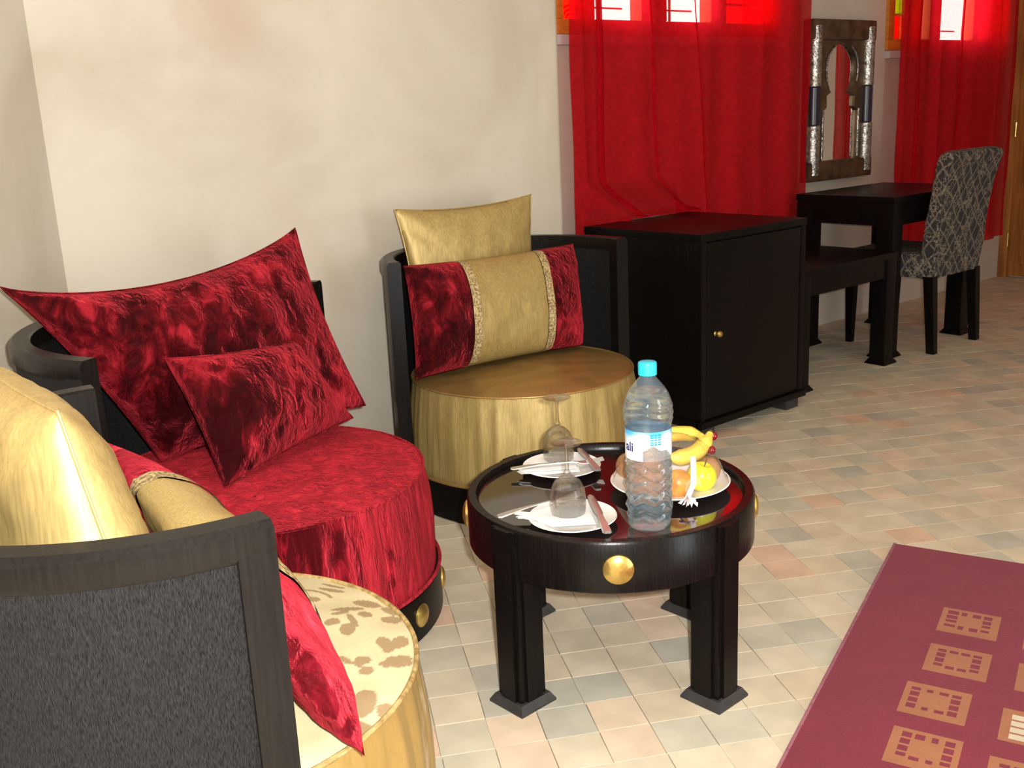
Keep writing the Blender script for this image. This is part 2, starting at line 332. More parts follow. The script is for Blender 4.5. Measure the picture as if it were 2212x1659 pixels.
def kilim():
    m, nt, b = nmat('black_and_beige_woven_fabric'); L = nt.links.new
    c = coords(nt, (1, 1, 1), 'UV')
    def wave(rot, sc):
        c_ = coords(nt, (1, 1, 1), 'UV', (0, 0, rot)); w = N(nt, 'ShaderNodeTexWave', i_Scale=sc, i_Distortion=4.5, i_Detail=2); L(c_, w.inputs['Vector'])
        r = ramp(nt, [(.88, (0, 0, 0)), (.97, (.8, .8, .8))]); L(w.outputs['Fac'], r.inputs[0]); return r.outputs[0]
    v = N(nt, 'ShaderNodeTexVoronoi', feature='DISTANCE_TO_EDGE', i_Scale=34); L(c, v.inputs['Vector'])
    rv = ramp(nt, [(.05, (1, 1, 1)), (.12, (0, 0, 0))]); L(v.outputs[0], rv.inputs[0])
    n = N(nt, 'ShaderNodeTexNoise', i_Scale=9, i_Detail=2); L(c, n.inputs['Vector']); rn = ramp(nt, [(.42, (0, 0, 0)), (.55, (1, 1, 1))]); L(n.outputs['Fac'], rn.inputs[0])
    a1, a2 = wave(.6, 4.2), wave(-.75, 3.6)
    mx = N(nt, 'ShaderNodeMath', operation='MAXIMUM'); L(a1, mx.inputs[0]); L(a2, mx.inputs[1])
    ml = N(nt, 'ShaderNodeMath', operation='MULTIPLY'); L(rv.outputs[0], ml.inputs[0]); L(rn.outputs[0], ml.inputs[1])
    mm = N(nt, 'ShaderNodeMath', operation='MAXIMUM'); L(mx.outputs[0], mm.inputs[0]); L(ml.outputs[0], mm.inputs[1])
    n2 = N(nt, 'ShaderNodeTexNoise', i_Scale=60, i_Detail=2); L(c, n2.inputs['Vector'])
    m3 = N(nt, 'ShaderNodeMath', operation='MULTIPLY'); L(mm.outputs[0], m3.inputs[0]); L(n2.outputs['Fac'], m3.inputs[1])
    r = ramp(nt, [(.0, (.022, .019, .020)), (.2, (.05, .042, .038)), (.6, (.24, .20, .145))]); L(m3.outputs[0], r.inputs[0]); L(r.outputs[0], b.inputs['Base Color'])
    b.inputs['Roughness'].default_value = .85; return m
M['kilim'] = kilim()

# ------------------------------------------------------------------ room shell
WY = 3.25          # inner face of the window wall
BY = 2.98          # face of the thicker plaster wall to its left
RX = 6.95; CZ = 2.75
def struct(o):
    o['kind'] = 'structure'; return o
floor = struct(boxo('floor', (-3.0, RX + .2, -2.6, WY + .2, -.12, -.006), M['grout'], bev=0))
struct(boxo('ceiling', (-3.0, RX + .2, -2.6, WY + .2, CZ, CZ + .1), M['ceiling'], bev=0))
# plaster wall in front of the window wall, with a rounded free edge
bm = bmesh.new(); ex = 2.745; rr = .035
poly = [(.862, BY)] + [(ex - rr + rr * math.sin(t), BY + rr - rr * math.cos(t)) for t in [PI / 2 * i / 8 for i in range(9)]] + [(ex, WY), (ex, WY + .2), (.6, WY + .2)]
prism(bm, poly, -.006, CZ); struct(obj('wall_back_left', bm, M['plaster']))
bm = bmesh.new(); prism(bm, [(.862, BY), (.6, WY + .2), (-2.75, BY - 3.22), (-2.62, BY - 3.482)], -.006, CZ); struct(obj('wall_left', bm, M['plaster']))
struct(boxo('wall_left_rear', (-2.9, -2.6, -2.6, -.3, -.006, CZ), M['plaster'], bev=0))
struct(boxo('wall_right', (RX, RX + .2, -2.6, WY + .2, -.006, CZ), M['white_plaster'], bev=0))
# wall behind the photographer, with an opening added for ambient daylight
bm = bmesh.new()
box(bm, -2.9, 1.7, -2.75, -2.55, -.006, CZ); box(bm, 2.7, RX, -2.75, -2.55, -.006, CZ); box(bm, 1.7, 2.7, -2.75, -2.55, 2.2, CZ)
struct(obj('wall_front', bm, M['plaster']))
# window wall with two openings
W1 = (2.90, 4.42, 1.505, 2.35); W2 = (5.40, 6.62, 1.447, 2.35)
bm = bmesh.new()
xs = [ex - .02, W1[0], W1[1], W2[0], W2[1], RX]
box(bm, xs[0], xs[1], WY, WY + .2, -.006, CZ); box(bm, xs[2], xs[3], WY, WY + .2, -.006, CZ); box(bm, xs[4], xs[5], WY, WY + .2, -.006, CZ)
for w in (W1, W2):
    box(bm, w[0], w[1], WY, WY + .2, -.006, w[2]); box(bm, w[0], w[1], WY, WY + .2, w[3], CZ)
struct(obj('wall_back', bm, M['white_plaster']))
# sill ledge under the left window
def window(n, w, lights):
    """lights: list of (x0,x1,kind) ; kind clear / stained"""
    e = bpy.data.objects.new('window_%d' % n, None); COL.objects.link(e); e['kind'] = 'structure'
    x0, x1, z0, z1 = w; e.location = ((x0 + x1) / 2, WY, z0); ox, oz = (x0 + x1) / 2, z0
    y0, y1 = -.02, .05
    fw = .06
    edges = [x0] + [v for l in lights for v in l[:2]] + [x1]
    f = bmesh.new(); box(f, x0 - ox, x1 - ox, y0, y1, 0, fw, bev=.004); obj('frame_rail', f, M['wood_orange'], e)
    f = bmesh.new(); box(f, x0 - ox, x1 - ox, y0, y1, z1 - fw - oz, z1 - oz, bev=.004); obj('frame_rail', f, M['wood_orange'], e)
    for a, b in zip(edges[0::2], edges[1::2]):
        f = bmesh.new(); box(f, a - ox, b - ox, y0, y1, fw, z1 - fw - oz, bev=.004); obj('frame_stile', f, M['wood_orange'], e)
    boxo('window_sill', (x0 - ox, x1 - ox, -.035, .0, -.042, -.002), M['sill'], e)
    for a, b, kind in lights:
        H = z1 - fw - oz - fw
        if kind == 'clear':
            for i in range(3):
                p = boxo('pane', (a - ox, b - ox, .012, .016, fw + H * i / 3, fw + H * (i + 1) / 3), M['pane'], e, bev=0)
            for i in (1, 2):
                boxo('glazing_bar', (a - ox, b - ox, 0, .03, fw + H * i / 3 - .009, fw + H * i / 3 + .009), M['wood_orange'], e)
            f = bmesh.new(); xm = (a + b) / 2 - ox
            tube(f, [(xm, .1, .0), (xm, .1, z1 - oz)], .006, 8); obj('grille_bar', f, M['iron'], e)
            for zz in (.12, .36, .6):
                f = bmesh.new(); tube(f, [(a - ox, .1, zz), (b - ox, .1, zz)], .004, 8); obj('grille_bar', f, M['iron'], e)
        else:
            cs = [M['red_glass'], M['yellow_glass'], M['red_glass'], M['green_glass'], M['yellow_glass']] if kind == 'stained' else [M['red_glass'], M['green_glass'], M['red_glass'], M['yellow_glass'], M['red_glass']]
            if kind == 'red': cs = [M['red_glass']] * 5
            hh = .085 if n == 1 else .13
            z = fw; i = 0
            while z < z1 - oz - fw - .01:
                zt = min(z + hh, z1 - oz - fw)
                boxo('stained_pane', (a - ox, b - ox, .012, .016, z, zt), cs[i % 5], e, bev=0)
                # lead tracery : scalloped arcs over the pane
                if kind == 'stained':
                    f = bmesh.new(); xm = (a + b) / 2 - ox
                    for rad in (.018, .034, .05):
                        pts = [(xm + rad * math.cos(t) * 1.2, .010, z + .004 + rad * math.sin(t)) for t in [PI * k / 12 for k in range(13)]]
                        tube(f, pts, .0045, 6)
                    obj('lead_tracery', f, M['red_glass'], e)
                boxo('lead_bar', (a - ox, b - ox, .006, .022, zt - .006, zt + .006), M['wood_orange'], e, bev=0)
                z = zt; i += 1
    return e
window(1, W1, [(2.995, 3.12, 'stained'), (3.17, 3.45, 'clear'), (3.61, 3.91, 'clear'), (4.02, 4.34, 'red')])
window(2, W2, [(5.46, 5.56, 'stained2'), (5.74, 5.83, 'clear'), (5.95, 6.33, 'clear'), (6.40, 6.56, 'red')])

# wooden door in the right wall, hard in the corner
d = bpy.data.objects.new('door_1', None); COL.objects.link(d); d['kind'] = 'structure'; d.location = (RX, WY, 0)
boxo('door_frame', (-.05, .0, -.06, -.0, 0, 2.12), M['wood'], d)
boxo('door_frame', (-.05, .0, -1.06, -1.0, 0, 2.12), M['wood'], d)
boxo('door_frame', (-.05, .0, -1.0, -.06, 2.06, 2.12), M['wood'], d)
leaf = boxo('door_leaf', (-.035, -.0, -1.0, -.06, .01, 2.06), M['wood'], d)
for yy in (-.50, -.94):
    for i in range(8):
        z = .09 + i * .243
        f = bmesh.new(); box(f, -.047, -.03, yy, yy + .36, z, z + .19, bev=.006); p = obj('panel', f, M['wood'], leaf)
        f = bmesh.new(); box(f, -.055, -.04, yy + .05, yy + .31, z + .045, z + .145, bev=.005); obj('raised_panel', f, M['wood'], leaf)
for z in (.25, .96, 1.75):
    f = bmesh.new(); tube(f, [(-.056, -.06, z - .045), (-.056, -.06, z + .045)], .007, 8); obj('hinge', f, M['brass'], d)

# ------------------------------------------------------------------ rug
rug = thing('rug', 'burgundy woven rug with tan square motifs lying on the tiled floor', 'rug', (2.469, 1.389, 0), math.radians(20.1))
# local: -x runs along the long edge towards the viewer, -y across
NXc, NYc, q = 320, 208, .006
bm = bmesh.new(); g = [[bm.verts.new((-i * q, -j * q, .009)) for j in range(NYc + 1)] for i in range(NXc + 1)]
for i in range(NXc):
    for j in range(NYc): bm.faces.new((g[i][j], g[i + 1][j], g[i + 1][j + 1], g[i][j + 1]))
me = bpy.data.meshes.new('pile'); bmesh.ops.recalc_face_normals(bm, faces=bm.faces); bm.to_mesh(me); bm.free()
def motif(u, v, cream):
    """u along the rug, v across it, both 0..1; returns the yarn class"""
    if cream:
        return .9 if (.12 < u < .88 and .10 < v < .90 and ((u - .12) % .19) > .045 and ((v - .10) % .40) > .05) else .5
    if .12 < u < .84 and ((u - .12) % .185) < .115 and (.12 < v < .27 or .73 < v < .88): return 0.
    if (.12 < u < .25 or .70 < u < .83) and (.34 < v < .46 or .55 < v < .67): return 0.
    return .5
ca, sa = math.cos(math.radians(20.1)), math.sin(math.radians(20.1))
blocks = []
for (wx, wy) in ((2.214, 1.111), (2.033, 1.044), (1.851, .998), (1.686, .928), (1.505, .868), (1.33, .80)):
    dx, dy = wx - 2.469, wy - 1.389; blocks.append((-(dx * ca + dy * sa), -(-dx * sa + dy * ca), 0))
for (wx, wy, c) in ((2.265, .935, 0), (2.087, .870, 0), (1.896, .815, 1), (1.722, .757, 0), (1.54, .70, 1)):
    dx, dy = wx - 2.469, wy - 1.389; blocks.append((-(dx * ca + dy * sa), -(-dx * sa + dy * ca), c))
for k in range(9): blocks.append((.2 + k * .186, .72, k % 3 == 1)); blocks.append((.2 + k * .186, .93, k % 3 == 2))
colv = []
for p in me.polygons:
    cx, cy = -p.center.x, -p.center.y; v = 0.
    for bx, by, c in blocks:
        if bx <= cx <= bx + .125 and by <= cy <= by + .125:
            v = motif((cx - bx) / .125, (cy - by) / .125, c); break
    colv.append(v)
at = me.attributes.new('pat', 'FLOAT', 'FACE'); at.data.foreach_set('value', colv)
mobj('pile', me, M['rug'], rug, smooth=False)
Lx, Ly = NXc * q, NYc * q
boxo('backing', (-Lx, 0, -Ly, 0, .0, .0088), M['rug'], rug, bev=0)
for b in ((-Lx, .003, -.003, .004, 0, .0105), (-Lx, .003, -Ly - .004, -Ly + .003, 0, .0105)):
    boxo('binding', b, M['fringe'], rug, bev=.002)

# ------------------------------------------------------------------ barrel armchairs
def tub_chair(name, label, c, back, half, rs, rb, Ro, zs, zt, m_top, m_skirt, pipe, studs=(), seatfun=None):
    t = thing(name, label, 'armchair', (c[0], c[1], 0))
    a0, a1 = back - half, back + half; Ri = Ro - .045
    obj('base', lathe(bmesh.new(), [(rb - .03, .0), (rb, .004), (rb, .112), (rb - .005, .118), (.02, .118)], 96, capb=True), M['black'], t)
    seg = (a1 - a0)
    # recessed panel, then rails and end posts that stand proud of it
    obj('back_panel', arcwall(bmesh.new(), [(Ri + .006, .03), (Ro - .008, .03), (Ro - .008, zt - .02), (Ri + .006, zt - .02)], a0 + .06, a1 - .06, 72), M['black_grain'], t)
    ch = .009
    obj('top_rail', arcwall(bmesh.new(), [(Ri, zt - .042), (Ro - .004, zt - .042), (Ro, zt - .036), (Ro, zt - ch), (Ro - ch, zt), (Ri + .004, zt), (Ri, zt - .004)], a0, a1, 72), M['black_edge'], t)
    obj('bottom_rail', arcwall(bmesh.new(), [(Ri, .0), (Ro, .0), (Ro, .06), (Ri, .06)], a0, a1, 72), M['black_edge'], t)
    pw = .045 / Ro
    for s0, s1 in ((a0, a0 + pw), (a1 - pw, a1)):
        f = bmesh.new(); arcwall(f, [(Ri, .06), (Ro - .004, .06), (Ro, .064), (Ro, zt - .036), (Ro - .004, zt - .042), (Ri, zt - .042)], s0, s1, 6); obj('post', f, M['black_edge'], t)
    rnd = random.Random(name + label)
    ph = [rnd.uniform(0, 6.28) for _ in range(6)]
    def gather(r, z, a):
        k = sm(.118, .16, z) * (1 - .65 * sm(zs - .08, zs, z))
        n = noise.noise(Vector((math.cos(a) * 9, math.sin(a) * 9, z * 2.0 + ph[0]))) * .6 + noise.noise(Vector((math.cos(a) * 26, math.sin(a) * 26, z * 3 + ph[1]))) * .55
        return r + (.016 if 'red' in label else .011) * k * n + .006 * math.sin(PI * (z - .118) / (zs - .118))
    prof = [(rb - .012, .113)] + [(rb - .010 + (rs - rb + .010) * i / 14, .118 + (zs - .118) * i / 14) for i in range(15)]
    bm = lathe(bmesh.new(), prof, 260, rfun=gather); sk = obj('skirt', bm, m_skirt, t, angle=80)
    if seatfun:
        at = sk.data.attributes.new('pat', 'FLOAT', 'POINT'); vals = []
        for v in sk.data.vertices:
            a = math.atan2(v.co.y, v.co.x); vals.append(seatfun(a * rs * 1.0 + 10, v.co.z * .7, 1))
        at.data.foreach_set('value', vals)
    # domed seat pad on a fine grid
    bm = bmesh.new(); nr, na = (150, 420) if seatfun else (60, 200)
    rings = []
    for i in range(nr + 1):
        u = i / nr; r = rs * u
        z = zs + .018 * (1 - u ** 4)
        if i == 0: rings.append([bm.verts.new((0, 0, z))]); continue
        rings.append([bm.verts.new((r * math.cos(2 * PI * j / na), r * math.sin(2 * PI * j / na), z + .004 * noise.noise(Vector((r * 14 * math.cos(2 * PI * j / na), r * 14 * math.sin(2 * PI * j / na), ph[3]))))) for j in range(na)])
    for j in range(na): bm.faces.new((rings[0][0], rings[1][j], rings[1][(j + 1) % na]))
    for A, B in zip(rings[1:], rings[2:]):
        for j in range(na): bm.faces.new((A[j], B[j], B[(j + 1) % na], A[(j + 1) % na]))
    se = obj('seat', bm, m_top, t, angle=80)
    if seatfun:
        at = se.data.attributes.new('pat', 'FLOAT', 'POINT'); at.data.foreach_set('value', [seatfun(v.co.x, v.co.y, 0) for v in se.data.vertices])
    f = bmesh.new(); tube(f, [((rs + .002) * math.cos(2 * PI * k / 120), (rs + .002) * math.sin(2 * PI * k / 120), zs + .001) for k in range(120)], .0042 if pipe is M['cord'] else .0032, 8, closed=True); obj('piping', f, pipe, t)
    f = bmesh.new(); tube(f, [((rb - .001) * math.cos(2 * PI * k / 120), (rb - .001) * math.sin(2 * PI * k / 120), .121) for k in range(120)], .0045, 8, closed=True); obj('hem_trim', f, pipe, t)
    for s in studs:
        a = math.radians(s); f = bmesh.new(); lathe(f, [(.029, -.002), (.028, .004), (.022, .008), (.012, .0105), (.002, .0115)], 28, capt=True, capb=True)
        o = obj('stud', f, M['brass'], t); o.rotation_euler = (0, PI / 2, a); o.location = ((rb - .001) * math.cos(a), (rb - .001) * math.sin(a), .062)
    return t
tub_chair('barrel_armchair', 'black barrel armchair with gold satin seat beside the black cabinet', (2.096, 2.512), math.radians(77), math.radians(87), .357, .385, .43, .398, .785, M['satin_top'], M['satin'], M['satin_top'])
tub_chair('barrel_armchair', 'wide black barrel armchair with crushed red velvet seat in the wall corner', (1.036, 2.27), math.radians(122.5), math.radians(84.5), .403, .431, .50, .372, .775, M['velvet_seat'], M['velvet_skirt'], M['velvet_skirt'], (-91, -63, -35, -7))
def ell(x, y, cx, cy, a, b, th):
    c, s = math.cos(th), math.sin(th); dx, dy = x - cx, y - cy; u, v = dx * c + dy * s, -dx * s + dy * c
    return (u / a) ** 2 + (v / b) ** 2 < 1
SPR = [(.284, -.011, .028, .0085, -.46), (.265, -.019, .0166, .0068, -.135), (.237, -.042, .0136, .0116, .0), (.245, -.076, .013, .0195, -.57), (.267, -.055, .026, .006, -1.81), (.297, -.045, .012, .0115, -.785), (.325, -.006, .0254, .014, -1.03), (.325, -.08, .0177, .0143, -.785), (.341, -.051, .0208, .0091, -1.48), (.306, .082, .0265, .0072, -.97), (.32, .098, .0233, .005, -1.08), (.26, .061, .0122, .0092, -1.17), (.268, -.147, .0123, .0184, -.35), (.29, -.158, .0137, .0198, -.97), (.266, -.166, .0159, .0086, .5), (.248, -.21, .0263, .0122, -.35), (.261, -.20, .0212, .009, -.42), (.212, -.175, .012, .0127, .15), (.20, -.204, .0114, .0113, .18), (.19, -.16, .0146, .0066, -1.49), (.152, -.273, .018, .033, -.77), (.168, -.309, .0147, .0191, 0), (.121, -.3215, .0131, .0173, -.14)]
SPR += [(x - .30, y + .17, a, b, t) for x, y, a, b, t in SPR[:20]] + [(x - .27, y - .03, a, b, t) for x, y, a, b, t in SPR[:20]]
def floral(x, y, skirt):
    if skirt:
        xx = (x % .30) - .15; yy = y - .16
        for i, p in enumerate(SPR[:24]):
            if ell(xx, yy, (p[0] - .27) * 1.1, (p[1] + .09) * .9, p[2], p[3], p[4]): return 1.
        return 0.
    for p in SPR:
        if ell(x, y, *p): return 1.
    # thin curling stems
    for (sx, sy, R0) in ((.2, .05, .09), (.12, -.2, .08), (-.1, .08, .11)):
        d_ = math.hypot(x - sx, y - sy)
        if abs(d_ - R0) < .0035 and y > sy: return 1.
    return 0.
tub_chair('barrel_armchair', 'black barrel armchair seen from behind with cream floral brocade seat', (.495, 1.43), math.radians(175), math.radians(92), .353, .378, .42, .398, .775, M['brocade'], M['brocade_skirt'], M['cord'], seatfun=floral)

# ------------------------------------------------------------------ cushions
def pillow(cs, tf, tb, nu=56, nv=44, u0=-1, u1=1, pinch=.07, bend=0, wr=.004, seed=0, pw=.46, grow=0.0, sag=0.0):
    BL, BR, TR, TL = [Vector(c) for c in cs]
    nrm = (TR - BL).cross(TL - BR); nrm.normalize()
    bm = bmesh.new()
    def P(u, v, side):
        uu = u * (1 - pinch * (1 - v * v)); vv = v * (1 - pinch * (1 - u * u))
        s, t = (uu + 1) / 2, (vv + 1) / 2
        p = BL * (1 - s) * (1 - t) + BR * s * (1 - t) + TR * s * t + TL * (1 - s) * t
        prof = (max(0, 1 - u * u) * max(0, 1 - v * v)) ** pw
        if sag: p = p - Vector((0, 0, sag * (1 - u * u) ** .8 * max(0, (v + .6) / 1.6) ** 1.5))
        h = (tf if side > 0 else tb) * prof * side
        edge = prof ** .5
        w = wr * edge * (noise.noise(p * 13 + Vector((seed, 0, 0))) * 1.0 + noise.noise(p * 34 + Vector((0, seed, 0))) * .5)
        # radiating puckers near the corners
        ang = math.atan2(v, u); w += wr * .8 * edge * math.sin(ang * 22 + seed) * sm(.75, 1.25, math.hypot(u, v))
        return p + nrm * (h + (w + grow) * (1 if side > 0 else -1) * (1 if prof > 0 else 0) + bend * (u * u - .35))
    front = [[bm.verts.new(P(u0 + (u1 - u0) * i / nu, -1 + 2 * j / nv, 1)) for j in range(nv + 1)] for i in range(nu + 1)]
    back = [[bm.verts.new(P(u0 + (u1 - u0) * i / nu, -1 + 2 * j / nv, -1)) for j in range(nv + 1)] for i in range(nu + 1)]
    for i in range(nu):
        for j in range(nv):
            bm.faces.new((front[i][j], front[i + 1][j], front[i + 1][j + 1], front[i][j + 1]))
            bm.faces.new((back[i][j], back[i][j + 1], back[i + 1][j + 1], back[i + 1][j]))
    bmesh.ops.remove_doubles(bm, verts=bm.verts, dist=1e-5)
    rim = []
    return bm, P
def seam(P, nu=40, pieces=((-1, -1, 1, -1), (1, -1, 1, 1), (1, 1, -1, 1), (-1, 1, -1, -1)), r=.003):
    pts = []
    for a, b, c, d_ in pieces:
        for k in range(nu): s = k / nu; pts.append(P(a + (c - a) * s, b + (d_ - b) * s, 1))
    f = bmesh.new(); tube(f, pts, r, 6, closed=True); return f
def cushion(label, cs, tf, tb, mat, **k):
    c = sum((Vector(p) for p in cs), Vector()) / 4; zmin = min(p[2] for p in cs); base = Vector((c.x, c.y, zmin))
    t = thing('cushion', label, 'cushion', base)
    loc = [Vector(p) - base for p in cs]
    bm, P = pillow(loc, tf, tb, **k); obj('cover', bm, mat, t, angle=85)
    obj('seam', seam(P, r=.0024), mat, t)
    return t
def lumbar(label, cs, tf, tb, m_end, m_mid, f0=-.30, f1=.30, **k):
    c = sum((Vector(p) for p in cs), Vector()) / 4; zmin = min(p[2] for p in cs); base = Vector((c.x, c.y, zmin))
    t = thing('bolster_cushion', label, 'cushion', base); loc = [Vector(p) - base for p in cs]; bw = .045
    for n, a, b, m, g in (('end_panel', -1, f0 - bw, m_end, 0), ('braid', f0 - bw, f0 + bw, M['braid'], .003), ('centre_panel', f0 + bw, f1 - bw, m_mid, 0), ('braid', f1 - bw, f1 + bw, M['braid'], .003), ('end_panel', f1 + bw, 1, m_end, 0)):
        bm, P = pillow(loc, tf, tb, u0=a, u1=b, nu=max(6, int(50 * (b - a) / 2)), grow=g, **k); obj(n, bm, m, t, angle=85)
    return t
# gold chair
cushion('gold satin cushion with pointed corners standing behind the striped bolster', [(1.85, 2.745, .45), (2.35, 2.70, .45), (2.373, 2.752, .93), (1.838, 2.80, .925)], .055, .04, M['satin'], pinch=.08, seed=1)
lumbar('red and gold bolster cushion lying on the gold satin seat', [(1.725, 2.60, .42), (2.385, 2.545, .42), (2.445, 2.645, .755), (1.745, 2.655, .765)],  .105, .03, M['velvet'], M['satin'], -.40, .50, bend=.035, pinch=.03, seed=2, pw=.36)
# red chair
cushion('large dark red velvet cushion with pointed corners on red armchair', [(.886, 2.50, .39), (1.45, 2.43, .43), (1.37, 2.59, .925), (.57, 2.455, .885)], .085, .05, M['velvet'], pinch=.06, seed=3, wr=.010, sag=.055)
cushion('small dark red velvet cushion propped against the large red one', [(.912, 2.185, .395), (1.36, 2.35, .43), (1.215, 2.35, .665), (.862, 2.32, .69)], .07, .05, M['velvet'], pinch=.05, seed=4, wr=.007)
# front chair
cushion('plump pale gold satin cushion beside the wall in the brocade armchair', [(.42, 1.27, .42), (.40, 1.73, .42), (.355, 1.80, .87), (.362, 1.375, .855)], .098, .10, M['satin_pale'], pinch=.04, seed=5, wr=.006)
lumbar('red and gold bolster cushion on the brocade seat with crimson end showing', [(.575, 1.038, .412), (.68, 1.74, .42), (.535, 1.80, .685), (.485, 1.09, .60)], .085, .035, M['velvet_pink'], M['satin_pale'], -.44, .45, pinch=.05, seed=6, wr=.006)

# ------------------------------------------------------------------ coffee table
TX, TY, TT = 1.512, 1.532, .388
tb = thing('coffee_table', 'round black coffee table with raised rim and square legs', 'table', (TX, TY, 0), math.radians(3))
R = .313
obj('apron', lathe(bmesh.new(), [(R - .022, .30), (R - .004, .293), (R, .297), (R, .396), (R - .004, .402), (R - .020, .402), (R - .024, .398), (R - .026, .386), (R - .03, .384), (R - .03, .30), (R - .022, .30)], 128), M['black_table'], tb)
obj('top', lathe(bmesh.new(), [(.001, .372), (R - .026, .372), (R - .026, TT), (.001, TT)], 96), M['tray'], tb)
for k in range(4):
    a = k * PI / 2; ca_, sa_ = math.cos(a), math.sin(a); rc = .284; h = .040; s1, s2 = .006, .019
    poly = []
    for qx, qy in ((1, 1), (-1, 1), (-1, -1), (1, -1)):
        pts = [(h, h - s2), (h - s1, h - s2), (h - s1, h - s1), (h - s2, h - s1), (h - s2, h)]
        pts = [(qx * x, qy * y) for x, y in pts]
        if qx * qy < 0: pts.reverse()
        poly += pts
    rot2 = lambda x, y: (x * ca_ - y * sa_, x * sa_ + y * ca_)
    f = bmesh.new(); prism(f, [rot2(rc + x, y) for x, y in poly], .018, .370)
    outer = [(.300, -h + s2), (rc + h - s1 - .0, -h + s1), (rc + h - s1, -h + s2), (rc + h, -h + s2), (rc + h, h - s2), (rc + h - s1, h - s2), (rc + h - s1, h - s1), (.300, h - s2)]
    prism(f, [rot2(x, y) for x, y in outer], .370, .3985)
    lg = obj('leg', f, M['black'], tb)
    f = bmesh.new(); frustum(f, 0, 0, .0, .005, .050, .050); frustum(f, 0, 0, .005, .020, .050, .041); o = obj('foot', f, M['foot'], lg); o.location = (rc * ca_, rc * sa_, 0)
    a2 = a + PI / 4; f = bmesh.new(); lathe(f, [(.031, -.002), (.030, .005), (.023, .010), (.012, .013), (.002, .0138)], 32, capb=True, capt=True)
    o = obj('stud', f, M['brass'], tb); o.rotation_euler = (0, PI / 2, a2); o.location = ((R - .001) * math.cos(a2), (R - .001) * math.sin(a2), .347)

# ------------------------------------------------------------------ table ware
def plate(label, c, r, zt):
    pr = [(.001, .004), (r * .55, .004), (r * .62, .006), (r * .95, zt - .002), (r, zt), (r * .985, zt + .002), (r * .93, zt), (r * .62, .010), (r * .5, .008), (.001, .008)]
    t = thing('plate', label, 'plate', c)
    obj('dish', lathe(bmesh.new(), pr, 72), M['china'], t)
    obj('foot_ring', lathe(bmesh.new(), [(r * .5, .0), (r * .56, .0), (r * .57, .005), (r * .49, .005), (r * .5, .0)], 48), M['china'], t)
    return t
plate('white china plate nearer the viewer under the front upturned glass', (1.338, 1.463, TT), .091, .014)
plate('white china plate at the back edge under the rear upturned glass', (1.536, 1.712, TT), .092, .014)
plate('large white plate holding the wrapped fruit', (1.622, 1.452, TT), .131, .020)
def napkin(label, c, rz, pts):
    f = bmesh.new()
    for k, (ox, oy, dz) in enumerate(((0, 0, 0), (.004, -.006, .0022), (-.003, .004, .0044))):
        lo = [f.verts.new((x + ox, y + oy, dz + .004 * abs(math.sin(7 * x * 6 + k)))) for x, y in pts]; hi = [f.verts.new((v.co.x, v.co.y, v.co.z + .0012)) for v in lo]
        f.faces.new(list(reversed(lo))); f.faces.new(hi)
        for i in range(len(pts)):
            j = (i + 1) % len(pts); f.faces.new((lo[i], lo[j], hi[j], hi[i]))
    o = obj('paper_napkin', f, M['paper'], smooth=False); o.location = c; o.rotation_euler = (0, 0, rz); return tag(o, label, 'napkin')
napkin('folded white paper napkin on the front plate', (1.325, 1.476, TT + .0095), math.radians(-40), [(-.098, .004), (-.088, .016), (-.06, .012), (-.015, .046), (.05, .04), (.058, -.045), (-.03, -.05), (-.07, -.008)])
napkin('folded white paper napkin on the rear plate', (1.520, 1.722, TT + .0095), math.radians(-42), [(-.085, -.03), (-.06, -.005), (-.03, .042), (.05, .042), (.056, -.04), (-.02, -.052), (-.075, -.042)])
def wine_glass(label, c, rot):
    t = thing('wine_glass', label, 'glass', c, rot)
    h = .152
    pr_b = [(.0345, 0), (.037, .018), (.0375, .034), (.035, .052), (.028, .068), (.016, .079), (.0065, .084), (.004, .086)]
    inner = [(r - .0012, z - .0012) for r, z in pr_b[:-2]] + [(.003, .081)]
    obj('bowl', lathe(bmesh.new(), [(.0338, 0)] + pr_b + list(reversed(inner))[:-1] + [(.0333, .0)], 56), M['crystal'], t)
    obj('stem', lathe(bmesh.new(), [(.007, .084), (.0085, .088), (.0045, .093), (.0038, .12), (.0042, .140), (.007, .146), (.012, .148)], 24), M['crystal'], t)
    obj('foot', lathe(bmesh.new(), [(.002, .1475), (.012, .148), (.031, .1508), (.0325, .152), (.031, .1532), (.010, .1545), (.001, .155)], 56), M['crystal'], t)
    return t
wine_glass('upturned wine glass on the front plate', (1.336, 1.473, TT + .0165), 0)
wine_glass('upturned wine glass standing on the rear plate', (1.553, 1.740, TT + .0165), .4)
